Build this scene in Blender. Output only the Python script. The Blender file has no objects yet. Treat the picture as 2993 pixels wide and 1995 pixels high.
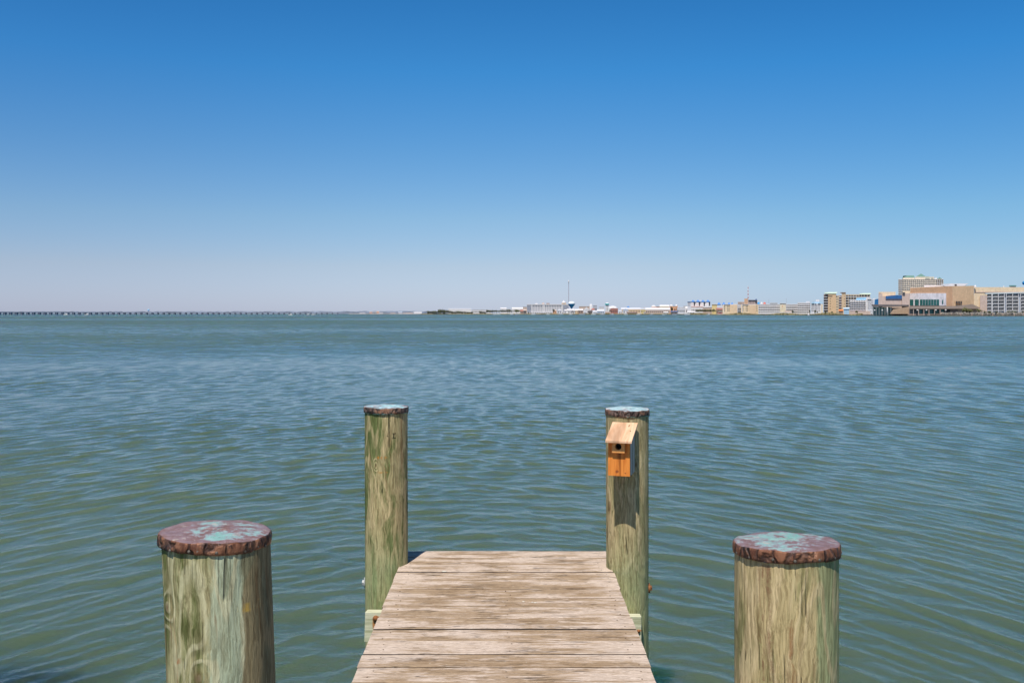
import bpy, bmesh, math, random
import numpy as np
from mathutils import Vector, Matrix
R = math.radians
random.seed(7); rng = np.random.default_rng(7)
S = bpy.context.scene
COL = S.collection
F = 2630.0; CX = 1485.0; CY = 916.5; HC = 2.45      # focal length in photo pixels, horizon, eye height over the water

# ------------------------------------------------------------------ node helpers
class NT:
    def __init__(s, name):
        s.m = bpy.data.materials.new(name); s.m.use_nodes = True
        s.t = s.m.node_tree; s.b = s.t.nodes['Principled BSDF']; s.L = s.t.links
    def n(s, typ, **kw):
        x = s.t.nodes.new(typ)
        for k, v in kw.items(): setattr(x, k, v)
        return x
    def put(s, sock, v):
        if isinstance(v, bpy.types.NodeSocket): s.L.new(v, sock)
        elif isinstance(v, (tuple, list)) and len(v) == 3 and sock.type == 'RGBA': sock.default_value = (*v, 1)
        else: sock.default_value = v
    def math(s, op, a, b=0.0, c=0.0, clamp=False):
        x = s.n('ShaderNodeMath', operation=op, use_clamp=clamp)
        s.put(x.inputs[0], a); s.put(x.inputs[1], b); s.put(x.inputs[2], c); return x.outputs[0]
    def vmath(s, op, a, b=(0, 0, 0)):
        x = s.n('ShaderNodeVectorMath', operation=op)
        s.put(x.inputs[0], a)
        if op == 'SCALE': s.put(x.inputs['Scale'], b)
        else: s.put(x.inputs[1], b)
        return x.outputs['Value'] if op in ('LENGTH', 'DOT_PRODUCT', 'DISTANCE') else x.outputs[0]
    def coord(s, which='Object'): return s.n('ShaderNodeTexCoord').outputs[which]
    def pos(s): return s.n('ShaderNodeNewGeometry').outputs['Position']
    def island(s): return s.n('ShaderNodeNewGeometry').outputs['Random Per Island']
    def sep(s, v):
        x = s.n('ShaderNodeSeparateXYZ'); s.put(x.inputs[0], v); return x.outputs
    def comb(s, x_, y_, z_):
        x = s.n('ShaderNodeCombineXYZ'); s.put(x.inputs[0], x_); s.put(x.inputs[1], y_); s.put(x.inputs[2], z_); return x.outputs[0]
    def noise(s, v, scale=1.0, detail=4, rough=0.55, dist=0.0, w=None, col=False):
        x = s.n('ShaderNodeTexNoise'); 
        if w is not None: x.noise_dimensions = '4D'; s.put(x.inputs['W'], w)
        s.put(x.inputs['Vector'], v); s.put(x.inputs['Scale'], scale); x.inputs['Detail'].default_value = detail
        x.inputs['Roughness'].default_value = rough; x.inputs['Distortion'].default_value = dist
        return x.outputs['Color' if col else 'Fac']
    def ramp(s, f, a, b, va=0.0, vb=1.0, smooth=True):
        x = s.n('ShaderNodeMapRange'); x.clamp = True
        if smooth: x.interpolation_type = 'SMOOTHSTEP'
        s.put(x.inputs[0], f); s.put(x.inputs[1], a); s.put(x.inputs[2], b); s.put(x.inputs[3], va); s.put(x.inputs[4], vb)
        return x.outputs[0]
    def mix(s, f, a, b, mode='MIX'):
        x = s.n('ShaderNodeMix', data_type='RGBA', blend_type=mode)
        s.put(x.inputs['Factor'], f); s.put(x.inputs['A'], a); s.put(x.inputs['B'], b); return [o for o in x.outputs if o.type == 'RGBA'][0]
    def bump(s, h, strength=0.5, dist=0.01, normal=None):
        x = s.n('ShaderNodeBump'); s.put(x.inputs['Height'], h); x.inputs['Strength'].default_value = strength
        x.inputs['Distance'].default_value = dist
        if normal is not None: s.put(x.inputs['Normal'], normal)
        return x.outputs[0]
    def out(s, color=None, rough=None, normal=None, metal=None, spec=None):
        if color is not None: s.put(s.b.inputs['Base Color'], color)
        if rough is not None: s.put(s.b.inputs['Roughness'], rough)
        if normal is not None: s.put(s.b.inputs['Normal'], normal)
        if metal is not None: s.put(s.b.inputs['Metallic'], metal)
        if spec is not None: s.put(s.b.inputs['Specular IOR Level'], spec)
        return s.m

def srgb(r, g, b):
    f = lambda c: (c/255/12.92) if c/255 <= .04045 else ((c/255+.055)/1.055)**2.4
    return (f(r), f(g), f(b))
_mc = {}
def plain(name, c, rough=.75, var=.12, scale=.35, spec=.3):
    """painted / masonry surface with a little weathering (real world units)"""
    if name in _mc: return _mc[name]
    t = NT(name); p = t.pos()
    n = t.noise(p, scale, 4); st = t.noise(t.vmath('MULTIPLY', p, (1, 1, .15)), scale*3, 3)
    f = t.math('ADD', t.math('MULTIPLY', n, .6), t.math('MULTIPLY', st, .4))
    d = tuple(x*(1-var*2) for x in c); u = tuple(min(1, x*(1+var)) for x in c)
    _mc[name] = t.out(t.mix(t.ramp(f, .3, .7), d, u), rough, spec=spec); return _mc[name]
def glassy(name, c, rough=.12):
    if name in _mc: return _mc[name]
    t = NT(name); n = t.noise(t.pos(), .5, 2)
    _mc[name] = t.out(t.mix(t.ramp(n, .3, .7), tuple(x*.6 for x in c), c), rough, spec=.6); return _mc[name]

# ------------------------------------------------------------------ mesh helpers
class MB:
    def __init__(s): s.v = []; s.f = []; s.sm = []
    def add(s, vs, fs, smooth=False):
        o = len(s.v); s.v += [tuple(v) for v in vs]; s.f += [tuple(i+o for i in f) for f in fs]; s.sm += [smooth]*len(fs); return s
    def box(s, x0, x1, y0, y1, z0, z1):
        return s.add([(x0,y0,z0),(x1,y0,z0),(x1,y1,z0),(x0,y1,z0),(x0,y0,z1),(x1,y0,z1),(x1,y1,z1),(x0,y1,z1)],
                     [(3,2,1,0),(4,5,6,7),(0,1,5,4),(1,2,6,5),(2,3,7,6),(3,0,4,7)])
    def prism(s, foot, z0, z1):
        """foot: list of (x, y) counter clockwise from above; z1 a number or one height per point"""
        n = len(foot); zt = z1 if isinstance(z1, (list, tuple)) else [z1]*n
        return s.add([(x, y, z0) for x, y in foot] + [(x, y, z) for (x, y), z in zip(foot, zt)],
                     [tuple(range(n-1, -1, -1)), tuple(range(n, 2*n))] + [(i, (i+1) % n, n+(i+1) % n, n+i) for i in range(n)])
    def elev(s, pts, y0, y1, sh=0):
        """outline in the x-z plane pushed from y0 to y1"""
        n = len(pts)
        return s.add([(x, y0, z) for x, z in pts] + [(x+sh*(y1-y0), y1, z) for x, z in pts],
                     [tuple(range(n)), tuple(range(2*n-1, n-1, -1))] + [((i+1) % n, i, n+i, n+(i+1) % n) for i in range(n)])
    def lathe(s, prof, cx=0, cy=0, n=24, smooth=True):
        vs = []; fs = []
        for r, z in prof: vs += [(cx+r*math.cos(2*math.pi*i/n), cy+r*math.sin(2*math.pi*i/n), z) for i in range(n)]
        for k in range(len(prof)-1):
            for i in range(n):
                j = (i+1) % n; fs.append((k*n+i, k*n+j, (k+1)*n+j, (k+1)*n+i))
        s.add(vs, fs, smooth)
        s.add([vs[i] for i in range(n)], [tuple(range(n-1, -1, -1))])
        b = (len(prof)-1)*n; s.add([vs[b+i] for i in range(n)], [tuple(range(n))]); return s
    def tube(s, a, b, r, n=8, r2=None):
        a, b = Vector(a), Vector(b); d = (b-a).normalized(); u = d.orthogonal().normalized(); w = d.cross(u); r2 = r if r2 is None else r2
        vs = [a+(u*math.cos(2*math.pi*i/n)+w*math.sin(2*math.pi*i/n))*r for i in range(n)] + [b+(u*math.cos(2*math.pi*i/n)+w*math.sin(2*math.pi*i/n))*r2 for i in range(n)]
        return s.add(vs, [(i, (i+1) % n, n+(i+1) % n, n+i) for i in range(n)] + [tuple(range(n-1, -1, -1)), tuple(range(n, 2*n))], n > 6)
    def build(s, name, mat, parent=None, loc=None, label=None):
        me = bpy.data.meshes.new(name); me.from_pydata(s.v, [], s.f); me.polygons.foreach_set('use_smooth', s.sm)
        me.materials.append(mat); me.update()
        o = bpy.data.objects.new(name, me); COL.objects.link(o)
        if parent is not None:
            o.parent = parent
            base = Vector((0, 0, 0)); q = parent
            while q is not None: base += q.location; q = q.parent
            o.matrix_parent_inverse = Matrix.Identity(4)
            if loc is None: me.transform(Matrix.Translation(-base))      # vertices were given in world space
        if loc is not None: o.location = loc
        if label: o['label'] = label
        return o
def tag(o, label, cat, group=None, kind=None):
    o['label'] = label; o['category'] = cat
    if group: o['group'] = group
    if kind: o['kind'] = kind
    return o
def empty(name, loc=(0, 0, 0), label=None, cat=None, group=None):
    o = bpy.data.objects.new(name, None); COL.objects.link(o); o.location = loc; o.empty_display_size = .2
    if label: tag(o, label, cat, group)
    return o
def struct(o): o['kind'] = 'structure'; return o
def soften(o, w=.004, seg=2):
    m = o.modifiers.new('edge', 'BEVEL'); m.width = w; m.segments = seg; m.limit_method = 'ANGLE'; m.angle_limit = R(40); return o

def WX(px, D): return (px-CX)/F*D
def WZ(py, D): return HC+(CY-py)/F*D

# ------------------------------------------------------------------ camera, light, sky
cam = bpy.data.cameras.new('camera'); co = bpy.data.objects.new('camera', cam); COL.objects.link(co)
co.location = (0, 0, HC); co.rotation_euler = (R(90), 0, 0)
cam.sensor_width = 36; cam.lens = F/2993*36; cam.clip_start = .05; cam.clip_end = 40000
cam.shift_x = (1496.5-CX)/2993; cam.shift_y = -(997.5-CY)/2993
S.camera = co
SUN_AZ, SUN_EL = 18.0, 60.5       # the sun stands behind the camera, 18 degrees to its left
sd = bpy.data.lights.new('sun', 'SUN'); sd.energy = 4.8; sd.angle = R(.53); sd.color = (1, .955, .88)
so = bpy.data.objects.new('sun', sd); COL.objects.link(so)
tosun = Vector((-math.sin(R(SUN_AZ))*math.cos(R(SUN_EL)), -math.cos(R(SUN_AZ))*math.cos(R(SUN_EL)), math.sin(R(SUN_EL))))
so.rotation_euler = tosun.to_track_quat('Z', 'Y').to_euler(); so.location = (-3, -8, 12)
W = bpy.data.worlds.new('World'); S.world = W; W.use_nodes = True
wt = W.node_tree; bg = wt.nodes['Background']
sky = wt.nodes.new('ShaderNodeTexSky'); sky.sky_type = 'NISHITA'; sky.sun_disc = False
sky.sun_elevation = R(SUN_EL); sky.sun_rotation = R(180+SUN_AZ); sky.altitude = 0
sky.air_density = 1.0; sky.dust_density = .2; sky.ozone_density = 10.0
wt.links.new(sky.outputs[0], bg.inputs['Color']); bg.inputs['Strength'].default_value = .10
S.view_settings.view_transform = 'Standard'; S.view_settings.look = 'None'; S.view_settings.exposure = 0
S.render.engine = 'CYCLES'; S.cycles.max_bounces = 6; S.cycles.use_denoising = True

geo = wt.nodes.new('ShaderNodeTexCoord'); sp = wt.nodes.new('ShaderNodeSeparateXYZ'); wt.links.new(geo.outputs['Generated'], sp.inputs[0])
cr = wt.nodes.new('ShaderNodeValToRGB'); wt.links.new(sp.outputs[2], cr.inputs[0]); cr.color_ramp.interpolation = 'LINEAR'
stops = [(0, (.94,.97,1.28)), (.005,(.96,.97,1.28)), (.052,(1.13,1.0,1.06)), (.1045,(1.03,1.07,1.06)), (.174,(.74,1.06,1.14)), (.259,(.41,1.06,1.27)), (.326,(.31,.96,1.21)), (.45,(.28,.72,.95)), (.7,(.30,.50,.62)), (1,(.35,.45,.52))]
el = cr.color_ramp.elements; el[0].position = 0; el[0].color = (*[c/1.4 for c in stops[0][1]], 1); el[1].position = 1; el[1].color = (*[c/1.4 for c in stops[-1][1]], 1)
for p_, c_ in stops[1:-1]:
    e = el.new(p_); e.color = (*[c/1.4 for c in c_], 1)
mx = wt.nodes.new('ShaderNodeMix'); mx.data_type = 'RGBA'; mx.blend_type = 'MULTIPLY'; mx.inputs[0].default_value = 1
wt.links.new(sky.outputs[0], mx.inputs['A']); wt.links.new(cr.outputs[0], mx.inputs['B'])
RS = wt.nodes.new('ShaderNodeMix'); RS.data_type = 'RGBA'; RS.inputs['A'].default_value = (1, 1, 1, 1); RS.inputs['B'].default_value = (.80, .95, .99, 1)
mr3 = wt.nodes.new('ShaderNodeMapRange'); wt.links.new(sp.outputs[0], mr3.inputs[0]); mr3.inputs[1].default_value = .02; mr3.inputs[2].default_value = .50; mr3.interpolation_type = 'SMOOTHSTEP'
wt.links.new(mr3.outputs[0], RS.inputs['Factor'])
# the air to the left (west) is hazier and a little more violet
mr = wt.nodes.new('ShaderNodeMapRange'); wt.links.new(sp.outputs[0], mr.inputs[0]); mr.inputs[1].default_value = -.50; mr.inputs[2].default_value = -.05; mr.interpolation_type = 'SMOOTHSTEP'
c2 = wt.nodes.new('ShaderNodeMix'); c2.data_type = 'RGBA'; wt.links.new(mr.outputs[0], c2.inputs['Factor']); c2.inputs['A'].default_value = (.92, .91, .94, 1); wt.links.new([o for o in RS.outputs if o.type == 'RGBA'][0], c2.inputs['B'])
m2 = wt.nodes.new('ShaderNodeMix'); m2.data_type = 'RGBA'; m2.blend_type = 'MULTIPLY'; m2.inputs[0].default_value = 1
out_ = lambda n_: [o for o in n_.outputs if o.type == 'RGBA'][0]
wt.links.new(out_(mx), m2.inputs['A']); wt.links.new(out_(c2), m2.inputs['B']); wt.links.new(out_(m2), bg.inputs['Color']); bg.inputs['Strength'].default_value = .14


# ------------------------------------------------------------------ water
def water_material():
    t = NT('water'); p = t.pos(); x, y, z = t.sep(p)
    r = t.vmath('LENGTH', t.comb(x, y, 0.0))
    lr = t.math('LOGARITHM', t.math('ADD', r, 1.0), 2.718281828)
    # wind patches, long across the view
    q = t.comb(t.math('MULTIPLY', x, .02), t.math('MULTIPLY', y, .05), 0.0)
    patch = t.noise(q, 1.0, 4, .6)
    qf = t.comb(t.math('MULTIPLY', x, .0016), t.math('MULTIPLY', y, .006), 3.0)
    patch2 = t.noise(qf, 1.0, 4, .6)
    near = t.noise(p, 2.1, 3, .6, col=True)
    mid = t.noise(t.vmath('MULTIPLY', p, (.55, 1, 1)), .9, 5, .7, col=True)
    v1 = t.vmath('SUBTRACT', mid, (.5, .5, .5)); v2 = t.vmath('SUBTRACT', near, (.5, .5, .5))
    far = t.ramp(lr, 2.9, 4.3)                       # 17 m to 73 m: waves too small for the sheet
    k = t.math('MULTIPLY', far, t.ramp(lr, 3.6, 5.0, .26, 1.0))
    k = t.math('MULTIPLY', k, t.ramp(patch, .35, .65, .7, 1.3))
    pert = t.vmath('SCALE', t.vmath('ADD', v1, t.vmath('SCALE', v2, .5)), k)
    px_, py_, pz_ = t.sep(pert)
    bias = t.math('MULTIPLY', t.ramp(lr, 3.75, 4.4), t.ramp(patch2, .38, .62, BIAS0, BIAS1))
    nrm = t.n('ShaderNodeNewGeometry').outputs['Normal']
    N = t.vmath('NORMALIZE', t.vmath('ADD', nrm, t.comb(px_, t.math('SUBTRACT', py_, bias), 0.0)))
    h = t.noise(t.vmath('MULTIPLY', p, (.8, 1.2, 1)), 7.0, 4, .6)
    N2 = t.bump(h, .55, .02, N)
    # turbid green body
    c = t.mix(t.ramp(t.noise(p, .25, 3), .3, .7), WBODY[0], WBODY[1])
    # shadow from something off to the left, painted dark into the body colour
    shade_d = t.math('ADD', t.vmath('DISTANCE', t.vmath('MULTIPLY', p, (.75, 1, 0)), (-2.75, 5.55, 0)), t.math('MULTIPLY', t.math('SUBTRACT', t.noise(p, 2.2, 4), .5), .9))
    c = t.mix(t.ramp(shade_d, .35, 1.15, .85, 0), c, (.012, .026, .020))
    t.b.inputs['Subsurface Weight'].default_value = 1.0; t.b.inputs['Subsurface Radius'].default_value = (.5, .9, .45); t.b.inputs['Subsurface Scale'].default_value = 4.0
    t.b.inputs['IOR'].default_value = 1.333
    return t.out(c, t.ramp(lr, 2.5, 5.0, .03, .16), N2)
WBODY = ((.074, .108, .064), (.092, .130, .082)); BIAS0, BIAS1 = .10, .22
def build_water():
    dr, da = .0021, .0015
    rs = list(np.geomspace(.6, 4.3, 8)) + list(np.exp(np.arange(math.log(4.5), math.log(75), dr))) + list(np.geomspace(76, 16000, 150))
    A0 = R(39)
    an = list(np.arange(-A0, A0, da)) + list(np.linspace(A0, 2*math.pi-A0, 60)[:-1])
    rs = np.array(rs, dtype=np.float64); an = np.array(an, dtype=np.float64)
    nr, na = len(rs), len(an)
    RR, AA = np.meshgrid(rs, an, indexing='ij')
    X0 = (RR*np.sin(AA)).astype(np.float32); Y0 = (RR*np.cos(AA)).astype(np.float32)
    dx = np.zeros_like(X0); dy = np.zeros_like(X0); dz = np.zeros_like(X0)
    i0 = 8; i1 = i0+int((rs[i0:] < 75).sum()); j1 = int((an < A0).sum())
    X = X0[i0:i1, :j1]; Y = Y0[i0:i1, :j1]; r = RR[i0:i1, :j1].astype(np.float32)
    # the wavelets fan out round the head of the dock
    XW = X-.3*np.sin(Y*.11); YP = np.sqrt(Y*Y+2.6*XW*XW+4.0); GX = 2.6*XW/YP; GYY = Y/YP
    # gusts: slow modulation of the small waves
    nW = 150; lam = np.exp(rng.uniform(math.log(.09), math.log(2.4), nW))
    wgt = np.exp(-(np.log(lam/.31)/1.0)**2)
    wgt = wgt/np.sqrt((wgt**2).sum())*WSLOPE*math.sqrt(2)
    gx = np.sin(X*.21+.13*Y+1)+np.sin(-.17*X+.26*Y+2.2)+np.sin(.09*X-.31*Y); gust = (1+.16*gx).astype(np.float32)
    for k in range(nW):
        L = lam[k]; kk = 2*math.pi/L; th = rng.normal(0, R(15)) + (R(19), R(-17))[k % 2] if k % 4 else rng.normal(0, R(42))
        ux, uy = math.sin(th), -math.cos(th); a = wgt[k]/kk; ph = rng.uniform(0, 6.283)
        rm = L/3.6/dr
        fade = np.clip((rm-r)/(rm*.4), 0, 1)*np.clip((74-r)/20, 0, 1)
        if L < .9: fade = fade*gust
        arg = (kk*(ux*X+uy*YP)+ph).astype(np.float32); s = np.sin(arg)*fade*a; c = np.cos(arg)*fade*a
        dz[i0:i1, :j1] += s; dx[i0:i1, :j1] += (ux+uy*GX)*c; dy[i0:i1, :j1] += uy*GYY*c
    ea = np.clip((A0-np.abs(an))/R(1.5), 0, 1).astype(np.float32); ea[j1:] = 0
    er = np.clip((rs-4.4)/.5, 0, 1).astype(np.float32)
    m = er[:, None]*ea[None, :]
    co_ = np.stack([X0+dx*m, Y0+dy*m, dz*m], axis=-1).reshape(-1, 3)
    co_ = np.vstack([co_, [[0, 0, 0]]]).astype(np.float32); cen = len(co_)-1
    ii, jj = np.meshgrid(np.arange(nr-1), np.arange(na), indexing='ij'); jn = (jj+1) % na
    quads = np.stack([ii*na+jj, ii*na+jn, (ii+1)*na+jn, (ii+1)*na+jj], axis=-1).reshape(-1, 4)[:, ::-1]
    tris = np.stack([np.full(na, cen), (np.arange(na)+1) % na, np.arange(na)], axis=-1)[:, ::-1]
    me = bpy.data.meshes.new('water'); me.vertices.add(len(co_)); me.vertices.foreach_set('co', co_.ravel())
    loops = np.concatenate([quads.ravel(), tris.ravel()]).astype(np.int32)
    # orientation: make the first face point up
    me.loops.add(len(loops)); me.loops.foreach_set('vertex_index', loops)
    nq, nt = len(quads), len(tris); me.polygons.add(nq+nt)
    ls = np.concatenate([np.arange(nq)*4, nq*4+np.arange(nt)*3]).astype(np.int32)
    me.polygons.foreach_set('loop_start', ls)
    me.polygons.foreach_set('use_smooth', np.ones(nq+nt, dtype=bool)); me.update(calc_edges=True); me.validate()
    if me.polygons[nq//2].normal.z < 0: me.flip_normals()
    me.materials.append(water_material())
    o = bpy.data.objects.new('water', me); COL.objects.link(o); struct(o); return o
WSLOPE = .105
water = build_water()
bed = MB().box(-60, 60, -40, 60, -3.2, -3.0).build('seabed', plain('seabed_mud', (.06, .06, .035)))
struct(bed)

# ------------------------------------------------------------------ dock
def deck_z(y): return HC-1.51+.01217*y
def post_material(name, tanc, olive, pale, seed=0., knots=(), stains=(), cracks=(), ampl=1.0, pale_side=None, dark_side=None, low=(.33, .38, .19), mint=(.44, .50, .36)):
    t = NT(name); c = t.coord(); x, y, z = t.sep(c)
    cc = t.vmath('ADD', c, (seed*3.1, seed*1.7, seed*.9))
    warp = t.noise(t.vmath('MULTIPLY', cc, (9, 9, 5)), 1, 3, .6, col=True)
    cc = t.vmath('ADD', cc, t.vmath('MULTIPLY', t.vmath('SUBTRACT', warp, (.5, .5, .5)), (.035, .035, .0)))
    band = t.noise(t.vmath('MULTIPLY', cc, (15, 15, 2.4)), 1, 6, .68, .3)
    big = t.noise(t.vmath('MULTIPLY', cc, (5, 5, 2.0)), 1, 4, .6)
    mid = t.noise(t.vmath('MULTIPLY', cc, (55, 55, 4.5)), 1, 5, .7)
    fib = t.noise(t.vmath('MULTIPLY', cc, (170, 170, 9)), 1, 4, .7)
    ph = t.math('MULTIPLY', t.noise(t.vmath('MULTIPLY', cc, (7, 7, 1.7)), 1, 2, .45, .3), 46.0)
    knotmask = None
    for kx, kz, w in knots:
        d2 = t.math('ADD', t.math('POWER', t.math('DIVIDE', t.math('SUBTRACT', t.math('ADD', x, t.math('MULTIPLY', t.math('SUBTRACT', big, .5), .03)), kx), w), 2.0), t.math('POWER', t.math('DIVIDE', t.math('SUBTRACT', z, kz), w*1.9), 2.0))
        e = t.math('EXPONENT', t.math('MULTIPLY', d2, -.5)); ph = t.math('ADD', ph, t.math('MULTIPLY', e, 15.0))
        kd = t.math('EXPONENT', t.math('MULTIPLY', d2, -6.0)); knotmask = kd if knotmask is None else t.math('ADD', knotmask, kd)
    gr = t.math('ADD', t.math('MULTIPLY', t.math('SINE', ph), .5), .5)
    line = t.ramp(t.math('ADD', gr, t.math('MULTIPLY', t.math('SUBTRACT', mid, .5), .7)), .62, .95)
    f = t.math('ADD', t.math('MULTIPLY', band, .50), t.math('ADD', t.math('MULTIPLY', big, .22), t.math('MULTIPLY', mid, .28)))
    f = t.ramp(f, .445, .56)
    col = t.mix(t.math('MULTIPLY', f, ampl, clamp=True), tanc, olive)
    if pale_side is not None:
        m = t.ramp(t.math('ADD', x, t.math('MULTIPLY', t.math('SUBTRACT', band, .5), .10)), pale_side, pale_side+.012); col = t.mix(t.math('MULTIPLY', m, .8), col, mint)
    col = t.mix(t.math('MULTIPLY', line, .6), col, pale)
    dkl = t.ramp(mid, .57, .68); col = t.mix(t.math('MULTIPLY', dkl, .32), col, tuple(v*.45 for v in olive))
    brown = t.ramp(t.noise(t.vmath('MULTIPLY', cc, (20, 20, 1.6)), 1, 4, .6), .58, .64)
    col = t.mix(t.math('MULTIPLY', brown, .5), col, (.24, .13, .06))
    col = t.mix(t.ramp(t.math('ADD', z, t.math('MULTIPLY', band, .3)), -.50, -.85, 0, .62), col, low)
    col = t.mix(1.0, col, t.mix(t.ramp(fib, .34, .64), (.60, .56, .50), (1.18, 1.16, 1.12)), 'MULTIPLY')
    if dark_side is not None: col = t.mix(1.0, col, t.mix(t.ramp(t.math('ADD', x, t.math('MULTIPLY', t.math('SUBTRACT', band, .5), .06)), dark_side, dark_side+.008), (1, 1, 1), (.50, .42, .36)), 'MULTIPLY')  # browner right strip, with its shade multiplied into the colour
    if knotmask is not None: col = t.mix(t.math('MULTIPLY', knotmask, .75, clamp=True), col, (.15, .075, .04))
    # drying checks and scars
    ck = t.math('ABSOLUTE', t.math('SUBTRACT', t.noise(t.vmath('MULTIPLY', c, (26, 26, .5)), 1, 2, .4), .5))
    ckm = t.math('MULTIPLY', t.ramp(ck, .0, .010, .8, 0), t.ramp(t.noise(cc, 8, 2), .54, .62))
    jn = t.math('SUBTRACT', t.noise(c, 60, 3, .7), .5); jn2 = t.math('SUBTRACT', t.noise(t.vmath('ADD', c, (3, 3, 3)), 70, 3, .7), .5)
    for x0, x1, z0, z1, lean in cracks:
        u = t.math('ADD', t.math('SUBTRACT', x, t.math('MULTIPLY', t.math('SUBTRACT', z, z0), lean)), t.math('MULTIPLY', jn, .010))
        v = t.math('ADD', z, t.math('MULTIPLY', jn2, .010))
        mx = t.math('MULTIPLY', t.ramp(u, x0-.0015, x0), t.ramp(u, x1, x1+.0015, 1, 0)); mz = t.math('MULTIPLY', t.ramp(v, z0-.002, z0), t.ramp(v, z1, z1+.002, 1, 0))
        ckm = t.math('MAXIMUM', ckm, t.math('MULTIPLY', t.math('MULTIPLY', mx, mz), t.ramp(mid, .35, .55, .3, 1)))
    col = t.mix(t.math('MULTIPLY', ckm, .8), col, (.035, .03, .02))
    for sx0, sx1, sz0, sz1, sc in stains:
        jx = t.math('ADD', x, t.math('MULTIPLY', jn, .045)); jz = t.math('ADD', z, t.math('MULTIPLY', jn2, .022))
        mm = t.math('MULTIPLY', t.math('MULTIPLY', t.ramp(jx, sx0-.008, sx0+.004), t.ramp(jx, sx1-.01, sx1+.015, 1, 0)), t.math('MULTIPLY', t.ramp(jz, sz0-.004, sz0+.002), t.ramp(jz, sz1-.002, sz1+.004, 1, 0)))
        col = t.mix(t.math('MULTIPLY', mm, t.ramp(mid, .44, .58, .0, .9)), col, sc)
    hgt = t.math('SUBTRACT', t.math('ADD', t.math('ADD', t.math('MULTIPLY', fib, .4), t.math('MULTIPLY', mid, .9)), t.math('MULTIPLY', gr, .25)), t.math('MULTIPLY', ckm, 2.5))
    return t.out(col, .85, t.bump(hgt, .8, .006), spec=.15)

def cap_material(name, seed, dirt=False, face=.5, tq0=(.16, .40, .34), tq1=(.31, .49, .46), sk=((.12, .045, .025), (.27, .115, .06)), shift=0., edge=.4):
    t = NT(name); oc = t.coord(); c = t.vmath('ADD', oc, (seed, seed*2, 0)); nz = t.sep(t.n('ShaderNodeNewGeometry').outputs['Normal'])[2]
    x, y, z = t.sep(oc)
    top = t.ramp(nz, .80, .93); rad = t.vmath('LENGTH', t.comb(x, y, 0.0))
    n1 = t.noise(c, 10, 6, .72, .5); n2 = t.noise(c, 36, 5, .72); n3 = t.noise(t.vmath('MULTIPLY', c, (45, 45, 16)), 1, 5, .65)
    mauve = t.mix(t.ramp(n2, .35, .65), (.22, .125, .11), (.31, .215, .23))
    tq = t.mix(t.ramp(n2, .38, .62), tq0, tq1)
    f = t.math('ADD', t.math('ADD', t.math('MULTIPLY', n1, .65), t.math('MULTIPLY', n2, .35)), t.math('MULTIPLY', x, shift))
    f = t.math('SUBTRACT', f, t.ramp(rad, .08, .13, 0, .07))
    tc = t.mix(t.ramp(f, face, face+.06), mauve, t.mix(t.ramp(f, face+.03, face+.10), (.33, .36, .38), tq))
    tc = t.mix(t.math('MULTIPLY', t.ramp(t.noise(c, 26, 5, .7), .60, .66), .7), tc, (.52, .46, .40))
    sc = t.mix(t.ramp(n3, .38, .60), *sk)
    sc = t.mix(t.math('MULTIPLY', t.ramp(t.noise(c, 30, 4, .6), .53, .62), .8), sc, (.045, .028, .025))
    vo = t.n('ShaderNodeTexVoronoi'); vo.feature = 'DISTANCE_TO_EDGE'; t.put(vo.inputs['Vector'], t.vmath('ADD', t.vmath('MULTIPLY', c, (1, 1, .55)), t.vmath('MULTIPLY', t.vmath('SUBTRACT', t.noise(c, 40, 2, col=True), (.5, .5, .5)), (.014, .014, .014)))); vo.inputs['Scale'].default_value = 30
    crease = t.ramp(vo.outputs['Distance'], .0, .16, 1, 0)
    sc = t.mix(t.math('MULTIPLY', crease, .75), sc, (.035, .022, .02))
    sc = t.mix(t.ramp(t.noise(t.vmath('ADD', c, (1, 5, 2)), 24, 3, .6), .52, .64, 0, .5), sc, (.42, .20, .11))
    sc = t.mix(t.math('MULTIPLY', t.ramp(t.noise(c, 80, 3), .66, .72), .5), sc, (.30, .36, .33))
    sc = t.mix(t.math('MULTIPLY', t.ramp(z, -.0315, -.028, 1, 0), t.ramp(n1, .46, .56, 0, edge)), sc, (.24, .42, .38))
    col = t.mix(top, sc, tc)
    if dirt:
        dd = t.ramp(t.noise(t.vmath('ADD', c, (4.2, 1, 0)), 17, 3), .58, .61); col = t.mix(t.math('MULTIPLY', dd, top), col, (.72, .70, .66))
    return t.out(col, t.ramp(n1, .3, .7, .45, .75), t.bump(t.math('SUBTRACT', t.math('ADD', t.math('MULTIPLY', n2, .5), n3), t.math('MULTIPLY', t.math('MULTIPLY', crease, t.math('SUBTRACT', 1.0, top)), 1.4)), .7, .006), metal=.15, spec=.4)

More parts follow.
